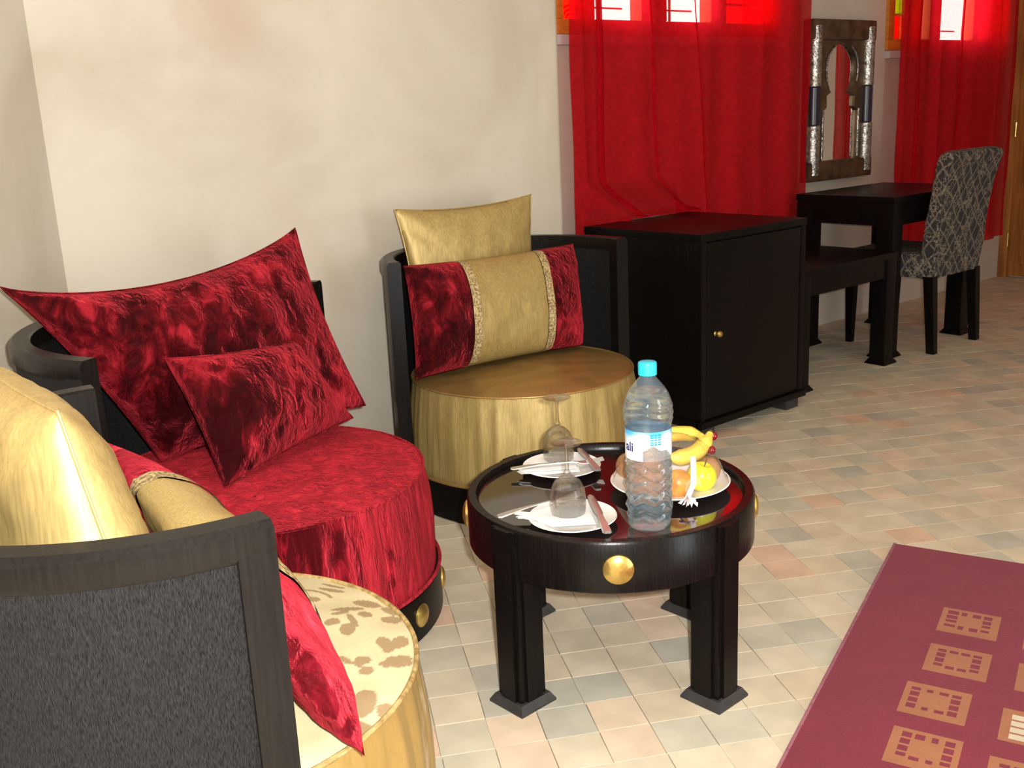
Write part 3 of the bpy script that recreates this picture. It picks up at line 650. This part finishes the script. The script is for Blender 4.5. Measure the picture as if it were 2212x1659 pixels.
def cutlery(name, label, p0, p1, kind, cat):
    """handle end p0, working end p1"""
    p0, p1 = Vector(p0), Vector(p1); d_ = p1 - p0; L = d_.length
    t = thing(name, label, cat, p0, math.atan2(d_.y, d_.x)); pitch = math.asin(max(-1, min(1, d_.z / L)))
    rot = Matrix.Rotation(-pitch, 4, 'Y')
    def strip(stn, th=.0022):
        f = bmesh.new(); rows = []
        for x, w, z in stn:
            rows.append([f.verts.new(rot @ Vector(v)) for v in ((x, -w, z), (x, w, z), (x, w * .8, z + th), (x, -w * .8, z + th))])
        for A, B in zip(rows, rows[1:]):
            for i in range(4): f.faces.new((A[i], A[(i + 1) % 4], B[(i + 1) % 4], B[i]))
        f.faces.new(list(reversed(rows[0]))); f.faces.new(rows[-1]); return f
    if kind == 'fork':
        obj('handle', strip([(0, .006, 0), (.006, .0105, 0), (.03, .0095, .002), (.07, .0045, .004), (L - .075, .0032, .004), (L - .06, .0045, .002)]), M['steel'], t)
        obj('head', strip([(L - .062, .0045, .002), (L - .052, .0105, .000), (L - .040, .0125, .0)]), M['steel'], t)
        for y in (-.0105, -.0035, .0035, .0105):
            f = strip([(L - .041, .0018, .0), (L - .02, .0015, .0015), (L, .0009, .005)]); bmesh.ops.translate(f, verts=f.verts, vec=(0, y, 0)); obj('tine', f, M['steel'], t)
    else:
        obj('handle', strip([(0, .006, 0), (.006, .0095, 0), (.04, .0085, .001), (.07, .0065, .002), (.085, .006, .002)], .005), M['steel'], t)
        obj('blade', strip([(.083, .0055, .003), (.10, .009, .003), (L - .03, .0095, .002), (L - .008, .007, .002), (L, .002, .002)], .0014), M['steel'], t)
    return t
cutlery('fork', 'steel fork lying across the front plate with rounded handle to the left', (1.228, 1.572, TT + .012), (1.408, 1.510, TT + .026), 'fork', 'fork')
cutlery('knife', 'steel knife resting on the right of the front plate', (1.312, 1.335, TT + .019), (1.428, 1.505, TT + .020), 'knife', 'knife')
cutlery('fork', 'steel fork lying across the rear plate', (1.425, 1.765, TT + .019), (1.603, 1.640, TT + .023), 'fork', 'fork')
cutlery('knife', 'steel knife lying on the right of the rear plate', (1.548, 1.602, TT + .021), (1.628, 1.750, TT + .021), 'knife', 'knife')

# water bottle
bt = thing('water_bottle', 'clear plastic water bottle with turquoise cap and blue label', 'bottle', (1.432, 1.338, TT))
prof = [(.001, .006), (.02, .004), (.034, .0), (.041, .003), (.0435, .012), (.0425, .020), (.0445, .03), (.0455, .05), (.0445, .075), (.0458, .10), (.0445, .118), (.0462, .128), (.0450, .140), (.0445, .150), (.0445, .208), (.0455, .216), (.0478, .224), (.0485, .236), (.0480, .25), (.0455, .262), (.041, .275), (.034, .287), (.026, .297), (.019, .305), (.0155, .310), (.0145, .316), (.0145, .322)]
def ribs(r, z, a):
    if .02 < z < .14:
        zz = z + .013 * (2 * abs(((a * 6 / (2 * PI)) % 1) - .5) - .5)
        return r + .0021 * math.cos(zz * 2 * PI / .0235)
    if z <= .012 and r > .02: return r * (1 - .06 * (math.cos(a * 5) > .3) * (z < .006))
    if .224 < z < .262:
        zz = z + .5 * .008 * math.sin(a * 3); return r + .0012 * math.cos(zz * 2 * PI / .014)
    return r
def dense(pr, step=.0028):
    o = []
    for (r0, z0), (r1, z1) in zip(pr, pr[1:]):
        n = max(1, int(math.hypot(r1 - r0, z1 - z0) / step))
        o += [(r0 + (r1 - r0) * i / n, z0 + (z1 - z0) * i / n) for i in range(n)]
    return o + [pr[-1]]
dp = dense(prof)
obj('body', lathe(bmesh.new(), dp, 96, rfun=ribs), M['pet'], bt, angle=60)
wl = [(max(.0005, r - .0011), z + .0012) for r, z in dp if z < .283]
wl = wl + [(.001, wl[-1][1])]
obj('water', lathe(bmesh.new(), wl, 96, rfun=ribs), M['water'], bt, angle=60)
obj('cap', lathe(bmesh.new(), [(.001, .312), (.0155, .312), (.0178, .314), (.0180, .334), (.0172, .338), (.015, .3395), (.001, .3395)], 60, rfun=lambda r, z, a: r + (.0004 * math.cos(a * 60) if r > .0165 else 0)), M['cap'], bt)
# wrap-around label
vdir = math.atan2(-1.338, -1.432)           # towards the viewer
n_a, n_z = 240, 60; bm = bmesh.new(); lr = .0458; z0, z1 = .150, .209
g = [[bm.verts.new((lr * math.cos(2 * PI * i / n_a), lr * math.sin(2 * PI * i / n_a), z0 + (z1 - z0) * j / n_z)) for j in range(n_z + 1)] for i in range(n_a)]
for i in range(n_a):
    for j in range(n_z): bm.faces.new((g[i][j], g[(i + 1) % n_a][j], g[(i + 1) % n_a][j + 1], g[i][j + 1]))
def labelmat():
    m = bpy.data.materials.new('printed_label'); m.use_nodes = True; nt = m.node_tree; L = nt.links.new; b = nt.nodes['Principled BSDF']
    at = N(nt, 'ShaderNodeAttribute', attribute_name='pat'); r = ramp(nt, [(0, (.86, .90, .95)), (.45, (.62, .80, .94)), (.75, (.05, .42, .85)), (.9, (.02, .22, .72)), (1.0, (.30, .25, .45))]); L(at.outputs['Fac'], r.inputs[0]); L(r.outputs[0], b.inputs['Base Color'])
    b.inputs['Roughness'].default_value = .3
    al = N(nt, 'ShaderNodeAttribute', attribute_name='alpha'); L(al.outputs['Fac'], b.inputs['Alpha']); return m
lab = obj('label', bm, labelmat(), bt)
pv, av = [], []
for v in lab.data.vertices:
    a = math.atan2(v.co.y, v.co.x) - vdir; a = (a + PI) % (2 * PI) - PI; z = (v.co.z - z0) / (z1 - z0)     # +a is to the right of the viewer
    c = .75 * sm(.45, 1.05, z + .08 * math.sin(a * 5))
    # little table of blue marks
    u = (a - .05) / .52; w = (z - .52) / .40
    if 0 < u < 1 and 0 < w < 1 and (u * 3 % 1) > .16 and (w * 5 % 1) > .3: c = .88
    mount = .32 + .20 * math.sin(a * 2.2 + 1.2) + .05 * math.sin(a * 9)
    alpha = 1.0 if z > mount - .05 else (.85 if a < -.25 else .12)
    pv.append(c); av.append(alpha)
for nme, vals in (('pat', pv), ('alpha', av)):
    at = lab.data.attributes.new(nme, 'FLOAT', 'POINT'); at.data.foreach_set('value', vals)
def text_mesh(body, size):
    cu_ = bpy.data.curves.new('txt', 'FONT'); cu_.body = body; cu_.size = size; cu_.align_x = 'CENTER'; cu_.offset = size * .02
    o = bpy.data.objects.new('txt', cu_); COL.objects.link(o); bpy.context.view_layer.update()
    me = bpy.data.meshes.new_from_object(o.evaluated_get(bpy.context.evaluated_depsgraph_get()))
    bpy.data.objects.remove(o); return me
tm = text_mesh('ali', .026); bm = bmesh.new(); bm.from_mesh(tm)
bmesh.ops.subdivide_edges(bm, edges=bm.edges, cuts=1)
for v in bm.verts:
    a = vdir - .92 + v.co.x / lr; v.co = Vector(((lr + .0006) * math.cos(a), (lr + .0006) * math.sin(a), z0 + .018 + v.co.y))
obj('lettering', bm, M['ink'], bt, smooth=False)

# ------------------------------------------------------------------ fruit under film
def ball(name, label, cat, c, r, mat, sq=(1, 1, 1), dimple=.0, stem=False, rot=(0, 0, 0), group=None, n=40):
    t = thing(name, label, cat, c, 0, group)
    pr = []
    for i in range(25):
        th = -PI / 2 + PI * i / 24; rr = r * math.cos(th); z = r * math.sin(th)
        z -= dimple * r * math.exp(-(rr / (.30 * r)) ** 2) * (1 if th > 0 else -.6)
        pr.append((max(rr, .0004), z))
    o = obj('flesh', lathe(bmesh.new(), [(a * sq[0], b * sq[2]) for a, b in pr], n, capb=True, capt=True), mat, t); o.rotation_euler = rot
    if stem:
        f = bmesh.new(); tube(f, [(0, 0, r * (sq[2] - dimple)), (.002, .001, r * sq[2] + .004), (.005, .002, r * sq[2] + .010)], .0014, 6); s = obj('stalk', f, M['stem'], t); s.rotation_euler = rot
    return t
PZ = TT + .009
ball('apple', 'yellow-green apple at the right front of the fruit plate', 'fruit', (1.640, 1.378, PZ + .030), .0325, M['apple'], (1, 1, 1.02), .26, True, (.25, .1, 0))
ball('orange', 'orange seen through the water bottle on the fruit plate', 'fruit', (1.552, 1.462, PZ + .033), .035, M['orange'])
ball('orange', 'second orange half hidden behind the bottle beside the brown pear', 'fruit', (1.605, 1.500, PZ + .033), .034, M['orange'])
ball('peach', 'speckled orange peach between bottle and apple', 'fruit', (1.582, 1.392, PZ + .026), .0285, M['peach'], (1, 1, 1.1), .1)
ball('pear', 'brown pear at the right edge of the fruit plate', 'fruit', (1.695, 1.405, PZ + .026), .027, M['pear'], (1, 1, 1.15), .05, True)
ball('pear', 'brown pear at the left edge of the fruit plate', 'fruit', (1.587, 1.545, PZ + .028), .028, M['pear'], (1, 1, 1.1), .05, True)
def banana(label, pts, rmax):
    c = Vector(pts[0]); t = thing('banana', label, 'banana', c)
    P3 = [Vector(p) - c for p in pts]
    def bez(s): return P3[0] * (1 - s) ** 2 + P3[1] * 2 * s * (1 - s) + P3[2] * s * s
    f = bmesh.new(); tube(f, [bez(i / 24) for i in range(25)], lambda s: rmax * (.35 + .65 * min(1, math.sin(PI * min(max(s, .03), .97)) * 1.7)), 7); obj('peel', f, M['banana'], t, angle=60)
    f = bmesh.new(); e = bez(1); d_ = (bez(1) - bez(.96)).normalized(); tube(f, [e, e + d_ * .008], .0055, 7); obj('tip', f, M['banana_tip'], t)
    f = bmesh.new(); e = bez(0); d_ = (bez(0) - bez(.04)).normalized(); tube(f, [e, e + d_ * .012], .005, 7); obj('stalk', f, M['banana_tip'], t)
    return t
banana('ripe banana lying across the top of the apple', [(1.592, 1.432, .470), (1.655, 1.40, .452), (1.728, 1.428, .492)], .0185)
banana('second banana behind the front one on the fruit plate', [(1.62, 1.535, .468), (1.68, 1.49, .505), (1.735, 1.455, .478)], .0175)
for lbl, c in (('dark red grape at the tip of the front banana', (1.745, 1.432, .482)), ('dark red grape just above the apple beside the banana', (1.697, 1.398, .468))):
    ball('grape', lbl, 'grape', c, .0095, M['cherry'], (1, 1, 1), 0, False, n=24)
# clear film stretched over the fruit, gathered in front
fw = thing('cling_film', 'clear cling film stretched over the fruit plate and tied in front', 'plastic wrap', (1.622, 1.452, TT + .019))
prw = [(.130, .0), (.122, .010), (.108, .040), (.092, .066), (.070, .086), (.040, .098), (.001, .103)]
def crinkle(r, z, a): return r * (1 + .05 * noise.noise(Vector((math.cos(a) * 3.5, math.sin(a) * 3.5, z * 22))) + .02 * noise.noise(Vector((math.cos(a) * 12, math.sin(a) * 12, z * 60))))
obj('film', lathe(bmesh.new(), dense(prw, .006), 90, rfun=crinkle), M['film'], fw, angle=25)
f = bmesh.new(); base = Vector((1.548, 1.338, TT + .022)) - Vector((1.622, 1.452, TT + .019))
for i in range(14):
    a = vdir + .1 + (i - 7) * .16; l = .018 + .012 * ((i * 7) % 5) / 5
    p = [f.verts.new(base + Vector((math.cos(a - .05) * .002, math.sin(a - .05) * .002, .004))), f.verts.new(base + Vector((math.cos(a - .12) * l, math.sin(a - .12) * l, -.008 + .004 * (i % 3)))), f.verts.new(base + Vector((math.cos(a + .12) * l * .9, math.sin(a + .12) * l * .9, -.002 + .005 * (i % 2)))), f.verts.new(base + Vector((0, 0, .010)))]
    f.faces.new(p)
obj('gathered_tuft', f, M['ribbon'], fw, smooth=False)
f = bmesh.new(); pts = [(1.563, 1.350, TT + .020), (1.583, 1.352, TT + .045), (1.600, 1.366, TT + .072), (1.62, 1.385, TT + .088)]
pts = [Vector(p) - Vector((1.622, 1.452, TT + .019)) for p in pts]
rows = [[f.verts.new(p + Vector((.76, -.64, 0)) * s) for s in (-.006, .006)] for p in pts]
for A, B in zip(rows, rows[1:]): f.faces.new((A[0], A[1], B[1], B[0]))
obj('film_fold', f, M['ribbon'], fw)

# ------------------------------------------------------------------ cabinet
cb = thing('cabinet', 'low black cabinet with brass knob in front of the red curtain', 'cabinet', (3.148, 2.68, 0))
hx, hy = .312, .295
boxo('body', (-hx, hx, -hy + .02, hy, .05, .735), M['black'], cb)
boxo('top', (-hx - .004, hx + .004, -hy - .002, hy, .735, .762), M['black'], cb, bev=.004)
for s in (-1, 1):
    boxo('front_stile', ((-hx, -hx + .03, -hy, -hy + .02, .07, .735) if s < 0 else (hx - .03, hx, -hy, -hy + .02, .07, .735)), M['black'], cb)
dr = boxo('door', (-hx + .033, hx - .033, -hy + .002, -hy + .02, .075, .728), M['black'], cb, bev=.003)
f = bmesh.new(); lathe(f, [(.004, 0), (.009, .002), (.005, .006), (.005, .012), (.010, .016), (.0125, .022), (.010, .028), (.004, .031)], 24, capt=True)
kn = obj('knob', f, M['brass'], dr); kn.rotation_euler = (PI / 2, 0, 0); kn.location = (-.235, -hy, .395)
for b in ((-hx - .012, hx + .012, -hy - .012, -hy + .02, .045, .072), (-hx - .012, -hx + .02, -hy, hy, .045, .072), (hx - .02, hx + .012, -hy, hy, .045, .072)):
    boxo('plinth_moulding', b, M['black'], cb, bev=.006)
for sx in (-1, 1):
    for sy in (-1, 1):
        boxo('foot', (sx * (hx - .05) - .04, sx * (hx - .05) + .04, sy * (hy - .05) - .04, sy * (hy - .05) + .04, 0, .047), M['foot'], cb)

# ------------------------------------------------------------------ low bench and desk
def square_table(name, label, cat, b, zt, leg, ap, top_t):
    x0, x1, y0, y1 = b; cx, cy = (x0 + x1) / 2, (y0 + y1) / 2; t = thing(name, label, cat, (cx, cy, 0)); hx, hy = (x1 - x0) / 2, (y1 - y0) / 2
    boxo('top', (-hx, hx, -hy, hy, zt - top_t, zt), M['black'], t, bev=.004)
    i = .012
    for q in ((-hx + i, hx - i, -hy + i, -hy + i + .02), (-hx + i, hx - i, hy - i - .02, hy - i), (-hx + i, -hx + i + .02, -hy + i, hy - i), (hx - i - .02, hx - i, -hy + i, hy - i)):
        boxo('apron', (*q, zt - top_t - ap, zt - top_t), M['black'], t)
    for sx in (-1, 1):
        for sy in (-1, 1):
            lx, ly = sx * (hx - leg / 2 - .004), sy * (hy - leg / 2 - .004)
            l = boxo('leg', (lx - leg / 2, lx + leg / 2, ly - leg / 2, ly + leg / 2, .02, zt - top_t), M['black'], t)
            f = bmesh.new(); frustum(f, lx, ly, 0, .006, leg / 2 + .014, leg / 2 + .014); frustum(f, lx, ly, .006, .024, leg / 2 + .014, leg / 2 + .001); obj('foot', f, M['black'], l)
    return t
square_table('desk', 'black square-legged desk beneath the hanging mirror', 'desk', (4.385, 5.16, 2.555, 3.085), .757, .085, .105, .03)
square_table('bench', 'low black bench between the cabinet and the desk', 'bench', (3.60, 4.345, 2.50, 3.07), .52, .075, .085, .03)

# ------------------------------------------------------------------ upholstered chair
dc = thing('dining_chair', 'dining chair covered in black and beige woven fabric drawn up to the desk', 'chair', (4.815, 2.455, 0))
def uvbox(o, sx=1.0):
    uv = o.data.uv_layers.new(name='UVMap')
    for p in o.data.polygons:
        n = p.normal
        for li in p.loop_indices:
            co = o.data.vertices[o.data.loops[li].vertex_index].co
            if abs(n.y) >= max(abs(n.x), abs(n.z)): c = (co.x, co.z)
            elif abs(n.x) >= abs(n.z): c = (co.y + .3, co.z)
            else: c = (co.x, co.y)
            uv.data[li].uv = (c[0] * sx * 1.5, c[1] * sx * 1.5)
# backrest : side profile (y,z) swept across the width, top edge rolled towards the back
prof_b = [(.012, .36), (.075, .36), (.075, .50), (.060, .62), (.030, .78), (.012, .90), (.0, .936), (-.026, .952), (-.056, .945), (-.068, .925), (-.058, .895), (-.034, .80), (-.016, .66), (-.010, .50)]
bm = bmesh.new(); NX = 18; rows = []
for i in range(NX + 1):
    x = -.225 + .45 * i / NX; e = abs(2 * i / NX - 1); w = 1 + .06 * 0
    zz = -.006 * e ** 6
    rows.append([bm.verts.new((x * (1 + .10 * sm(.4, .95, z)), y, z + zz)) for y, z in prof_b])
for A, B in zip(rows, rows[1:]):
    for k in range(len(prof_b)): j = (k + 1) % len(prof_b); bm.faces.new((A[k], A[j], B[j], B[k]))
bm.faces.new(rows[0]); bm.faces.new(list(reversed(rows[-1])))
bmesh.ops.recalc_face_normals(bm, faces=bm.faces)
bmesh.ops.bevel(bm, geom=[e for e in bm.edges if len(e.link_faces) == 2 and (len(e.link_faces[0].verts) > 4) != (len(e.link_faces[1].verts) > 4)], offset=.012, segments=3, affect='EDGES')
o = obj('backrest', bm, M['kilim'], dc); uvbox(o)
bm = bmesh.new(); box(bm, -.225, .225, .03, .48, .355, .475, bev=.03); o = obj('seat', bm, M['kilim'], dc); uvbox(o)
for sx in (-1, 1):
    f = bmesh.new(); cx = sx * .205
    v = [f.verts.new(p) for p in ((cx - .018, -.018, 0), (cx + .018, -.018, 0), (cx + .018, .02, 0), (cx - .018, .02, 0), (cx - .022, .005, .37), (cx + .022, .005, .37), (cx + .022, .055, .37), (cx - .022, .055, .37))]
    for q in ((3, 2, 1, 0), (4, 5, 6, 7), (0, 1, 5, 4), (1, 2, 6, 5), (2, 3, 7, 6), (3, 0, 4, 7)): f.faces.new([v[i] for i in q])
    obj('leg', f, M['black'], dc, smooth=False)
    f = bmesh.new(); frustum(f, cx, .445, 0, .365, .015, .024); obj('leg', f, M['black'], dc, smooth=False)

# ------------------------------------------------------------------ mirror
mr = thing('wall_mirror', 'tall silver-mounted mirror with keyhole opening above the desk', 'mirror', (4.93, WY - .002, .79))
mw, mh = .285, .805
boxo('backboard', (-mw, mw, -.022, 0, 0, mh), M['bronze'], mr)
boxo('glass', (-mw + .07, mw - .07, -.026, -.022, .08, mh - .08), M['mirror'], mr, bev=0)
def half_w(z):      # keyhole outline, z measured from frame foot
    b0, b1, b2, top = .10, .355, .43, .690
    if z < b1: return .160
    if z < b1 + .012: return .160 - .030 * (z - b1) / .012
    if z < b2: return .130 - .004 * math.sin(PI * (z - b1) / (b2 - b1))
    if z < b2 + .016: return .130 - .040 * (z - b2) / .016
    R0 = .134; zc = .565
    if z < zc: return .090 + (R0 - .090) * math.sin(PI / 2 * (z - b2 - .016) / (zc - b2 - .016)) ** .7
    t = (z - zc) / (top - zc)
    return R0 * math.sqrt(max(0, 1 - t * t)) if t < 1 else 0
zs_ = [.10 + (.690 - .10) * i / 80 for i in range(81)]; bm = bmesh.new()
for s in (-1, 1):
    Wd = .205; fr = []; bk = []
    for z in zs_:
        w = half_w(z); fr.append((bm.verts.new((s * Wd, -.042, z)), bm.verts.new((s * w, -.042, z)))); bk.append(bm.verts.new((s * w, -.026, z)))
    for i in range(80):
        bm.faces.new((fr[i][0], fr[i][1], fr[i + 1][1], fr[i + 1][0])); bm.faces.new((fr[i][1], bk[i], bk[i + 1], fr[i + 1][1]))
box(bm, -.205, .205, -.042, -.026, .690, .735)
obj('keyhole_panel', bm, M['bronze'], mr, angle=30)
for b, n in (((-mw, mw, -.062, -.02, mh - .10, mh), 'top_rail'), ((-mw, mw, -.062, -.02, 0, .10), 'bottom_rail')):
    f = bmesh.new(); box(f, *b, bev=.012); obj(n, f, M['bronze'], mr)
for s in (-1, 1):
    boxo('side_rail', ((-mw, -mw + .085) if s < 0 else (mw - .085, mw)) + (-.034, -.02, .0, mh), M['bronze'], mr)
    for za, zb, m, r, nm in ((.03, .285, 'silver', .036, 'silver_sleeve'), (.285, .475, 'darkband', .033, 'dark_band'), (.475, mh - .03, 'silver', .036, 'silver_sleeve')):
        f = bmesh.new(); lathe(f, [(.002, za), (r - .004, za), (r, za + .004), (r, zb - .004), (r - .004, zb), (.002, zb)], 32); o = obj(nm, f, M[m], mr); o.location = (s * (mw - .045), -.040, 0)
    f = bmesh.new(); tube(f, [(s * .163, -.046, .11), (s * .163, -.046, .36)], .006, 8); obj('silver_bead', f, M['silver'], mr)
    f = bmesh.new(); tube(f, [(s * (half_w(z) + .008), -.046, z) for z in [.50 + .175 * i / 20 for i in range(21)]], .005, 8); obj('silver_bead', f, M['silver'], mr)

# ------------------------------------------------------------------ curtains
def curtain(label, x0, x1, zt, zb, y, folds, pool=None, seed=0, depth=.03, axis='x'):
    rnd = random.Random(seed); nx, nz = 300, 120; bm = bmesh.new(); g = []
    for i in range(nx + 1):
        u = i / nx; col = []
        for j in range(nz + 1):
            v = j / nz; z = zt + (zb - zt) * v; x = x0 + (x1 - x0) * u; yy = y
            for (c, w, a, drift, sharp) in folds:
                cc = c + drift * v; t = (u - cc) / w
                yy -= a * math.exp(-t * t)
                x += sharp * (x1 - x0) * w * math.exp(-t * t * .8) * t
            yy -= depth * .40 * math.sin(u * 27 + v * .8 + seed) + depth * .25 * math.sin(u * 49 - v * 1.2 + seed * 2)
            yy += .006 * noise.noise(Vector((u * 9, v * 5, seed))) * (1 + 2 * v)
            if pool:
                px0, px1, pz, pdep = pool
                k = sm(px0 - .04, px0 + .04, x) * (1 - sm(px1 - .14, px1 + .06, x))
                if z < pz + .16 and k > 0:
                    # cloth that meets the furniture slides forward over it instead of hanging on
                    over = max(0, pz + .16 - z); run = min(over, .16)
                    k2 = sm(.35, .9, k); zz = z + k2 * max(0, (pz + .004) - z) + k2 * .007 * sm(0, .16, over) * (1 + noise.noise(Vector((u * 30, v * 20, 4))))
                    fwd = pdep * sm(0, .22, over) * (.95 + .16 * noise.noise(Vector((u * 14, 3, 1))))
                    z = zz; yy -= k * fwd
                    if z < pz + .001: yy = max(yy, 2.995)      # hangs down behind the cabinet
            if axis == 'x': col.append(bm.verts.new((x, yy, z)))
            else: col.append(bm.verts.new((yy, x, z)))
        g.append(col)
    for i in range(nx):
        for j in range(nz): bm.faces.new((g[i][j], g[i + 1][j], g[i + 1][j + 1], g[i][j + 1]))
    o = obj('curtain', bm, M['curtain'], angle=120); recenter(o); return tag(o, label, 'curtain')
curtain('wide sheer red curtain hanging behind the black cabinet', 2.955, 4.60, 2.40, .40, 3.175,
        [(.045, .02, .015, .0, -.4), (.105, .020, .025, .0, -2.6), (.245, .012, .02, .10, -1.8), (.415, .011, .02, .11, -1.7), (.62, .05, .02, .0, -.4), (.74, .05, .02, .0, -.4), (.86, .045, .025, .0, -.4)], pool=(3.03, 3.56, .768, .30), seed=1)
curtain('sheer red curtain in the far corner behind the patterned chair', 5.31, 6.74, 2.40, .30, 3.15,
        [(.05, .06, .05, 0, -.7), (.16, .035, .04, 0, -2.2), (.33, .04, .03, 0, -.6), (.52, .012, .02, 0, -1.6), (.80, .05, .05, 0, -1.0)], seed=2)
curtain('red curtain beside the wooden door, seen only in the mirror', 1.925, 2.30, 2.40, .05, RX - .09,
        [(.1, .05, .04, 0, -.8), (.35, .06, .04, 0, -.8), (.6, .06, .04, 0, -.8), (.85, .05, .04, 0, -.8)], seed=3, axis='y')

# ------------------------------------------------------------------ floor tiles
TP = .106; th = math.radians(-28.5); e1 = Vector((math.cos(th), math.sin(th), 0)); e2 = Vector((-math.sin(th), math.cos(th), 0)); O = Vector((1.365, 1.511, 0))
keys = list(TILE); wts = dict(beige=24, sand=20, olive=17, grey=11, slate=5, peach=9, orange=3, tan=11)
special = [((1.31, 1.31), 'peach'), ((1.27, 1.22), 'peach'), ((1.115, 1.41), 'peach'), ((1.06, 1.33), 'peach'), ((2.19, 1.56), 'orange'), ((2.13, 1.47), 'orange'), ((1.40, 1.42), 'slate'), ((1.93, 1.31), 'slate'), ((2.30, 1.38), 'slate'), ((1.62, 1.53), 'peach'), ((2.40, 1.56), 'tan'), ((2.62, 1.72), 'orange'), ((1.36, 1.16), 'grey'), ((1.22, 1.29), 'sand')]
def ij(p):
    d_ = Vector((p[0], p[1], 0)) - O; return (math.floor(d_.dot(e1) / TP), math.floor(d_.dot(e2) / TP))
spec = {ij(p): k for p, k in special}
def inside(c):   # inside the room
    return c.y < WY + .05 and c.x < RX + .05 and not (c.x < ex and c.y > BY + .05) and (c.y - BY) < (c.x - .862) + .1
fpx = 2235.0
def toimg(p):
    d_ = p - CAM; z = d_.dot(cf)
    if z < .2: return None
    return (1106 + fpx * d_.dot(cr) / z, 829.5 - fpx * d_.dot(cu) / z)
bpy.context.view_layer.update(); dg = bpy.context.evaluated_depsgraph_get()
rt = random.Random(11); cand = []
for i in range(-45, 75):
    for j in range(-60, 45):
        c = O + e1 * ((i + .5) * TP) + e2 * ((j + .5) * TP)
        if not (-2.5 < c.y) or not inside(c): continue
        key = spec.get((i, j)) or rt.choices(keys, [wts[k] for k in keys])[0]
        score = 0
        cs = [toimg(c + e1 * sx * .05 + e2 * sy * .05) for sx, sy in ((-1, -1), (1, -1), (1, 1), (-1, 1))]
        if all(cs):
            area = .5 * abs(sum(cs[k][0] * cs[(k + 1) % 4][1] - cs[(k + 1) % 4][0] * cs[k][1] for k in range(4)))
            vis = 0
            for sx, sy in ((0, 0), (-.6, -.6), (.6, -.6), (.6, .6), (-.6, .6)):
                p = c + e1 * sx * .05 + e2 * sy * .05; q = toimg(p)
                if not (0 <= q[0] <= 2212 and 0 <= q[1] <= 1659): continue
                d_ = p - CAM; hit, loc, *_ = S.ray_cast(dg, CAM, d_.normalized(), distance=d_.length - .02)
                if not hit: vis += 1
            score = area * vis / 5
        cand.append((score, i, j, c, key))
cand.sort(key=lambda t: -t[0])
shapes = {}
def tile_verts(v):
    r = random.Random(v); h = TP / 2 - .0006; jt = lambda: r.uniform(-.0014, .0008)
    out = [(-h + jt(), -h + jt()), (h + jt(), -h + jt()), (h + jt(), h + jt()), (-h + jt(), h + jt())]
    return [(x, y, -.0065) for x, y in out] + [(x, y, -.0005) for x, y in out] + [(x * .99, y * .99, 0.0) for x, y in out]
TF = [(8, 9, 10, 11)] + [(4 + k, 4 + (k + 1) % 4, 8 + (k + 1) % 4, 8 + k) for k in range(4)] + [(k, (k + 1) % 4, 4 + (k + 1) % 4, 4 + k) for k in range(4)]
def tmesh(key, v):
    if (key, v) not in shapes:
        me = bpy.data.meshes.new('tile'); me.from_pydata(tile_verts(v), [], TF); me.materials.append(TILE[key]); me.update(); shapes[(key, v)] = me
    return shapes[(key, v)]
for s, i, j, c, key in cand[:300]:
    o = bpy.data.objects.new('tile', tmesh(key, rt.randrange(4))); COL.objects.link(o); o.parent = floor
    o.location = (c.x, c.y, rt.uniform(-.0006, .0003)); o.rotation_euler = (0, 0, th + rt.choice((0, PI / 2, PI, -PI / 2)))
V, F, MI = [], [], []
cm, sm_ = math.cos(th), math.sin(th)
for s, i, j, c, key in cand[300:]:
    b = len(V); dz = rt.uniform(-.0006, .0003)
    V += [(c.x + x * cm - y * sm_, c.y + x * sm_ + y * cm, z + dz) for x, y, z in tile_verts(rt.randrange(4))]
    F += [tuple(b + k for k in f) for f in TF]; MI += [keys.index(key)] * len(TF)
me = bpy.data.meshes.new('tiles'); me.from_pydata(V, [], F)
for k in keys: me.materials.append(TILE[k])
me.polygons.foreach_set('material_index', MI); me.update()
o = bpy.data.objects.new('far_tiles', me); COL.objects.link(o); o.parent = floor; o['kind'] = 'stuff'
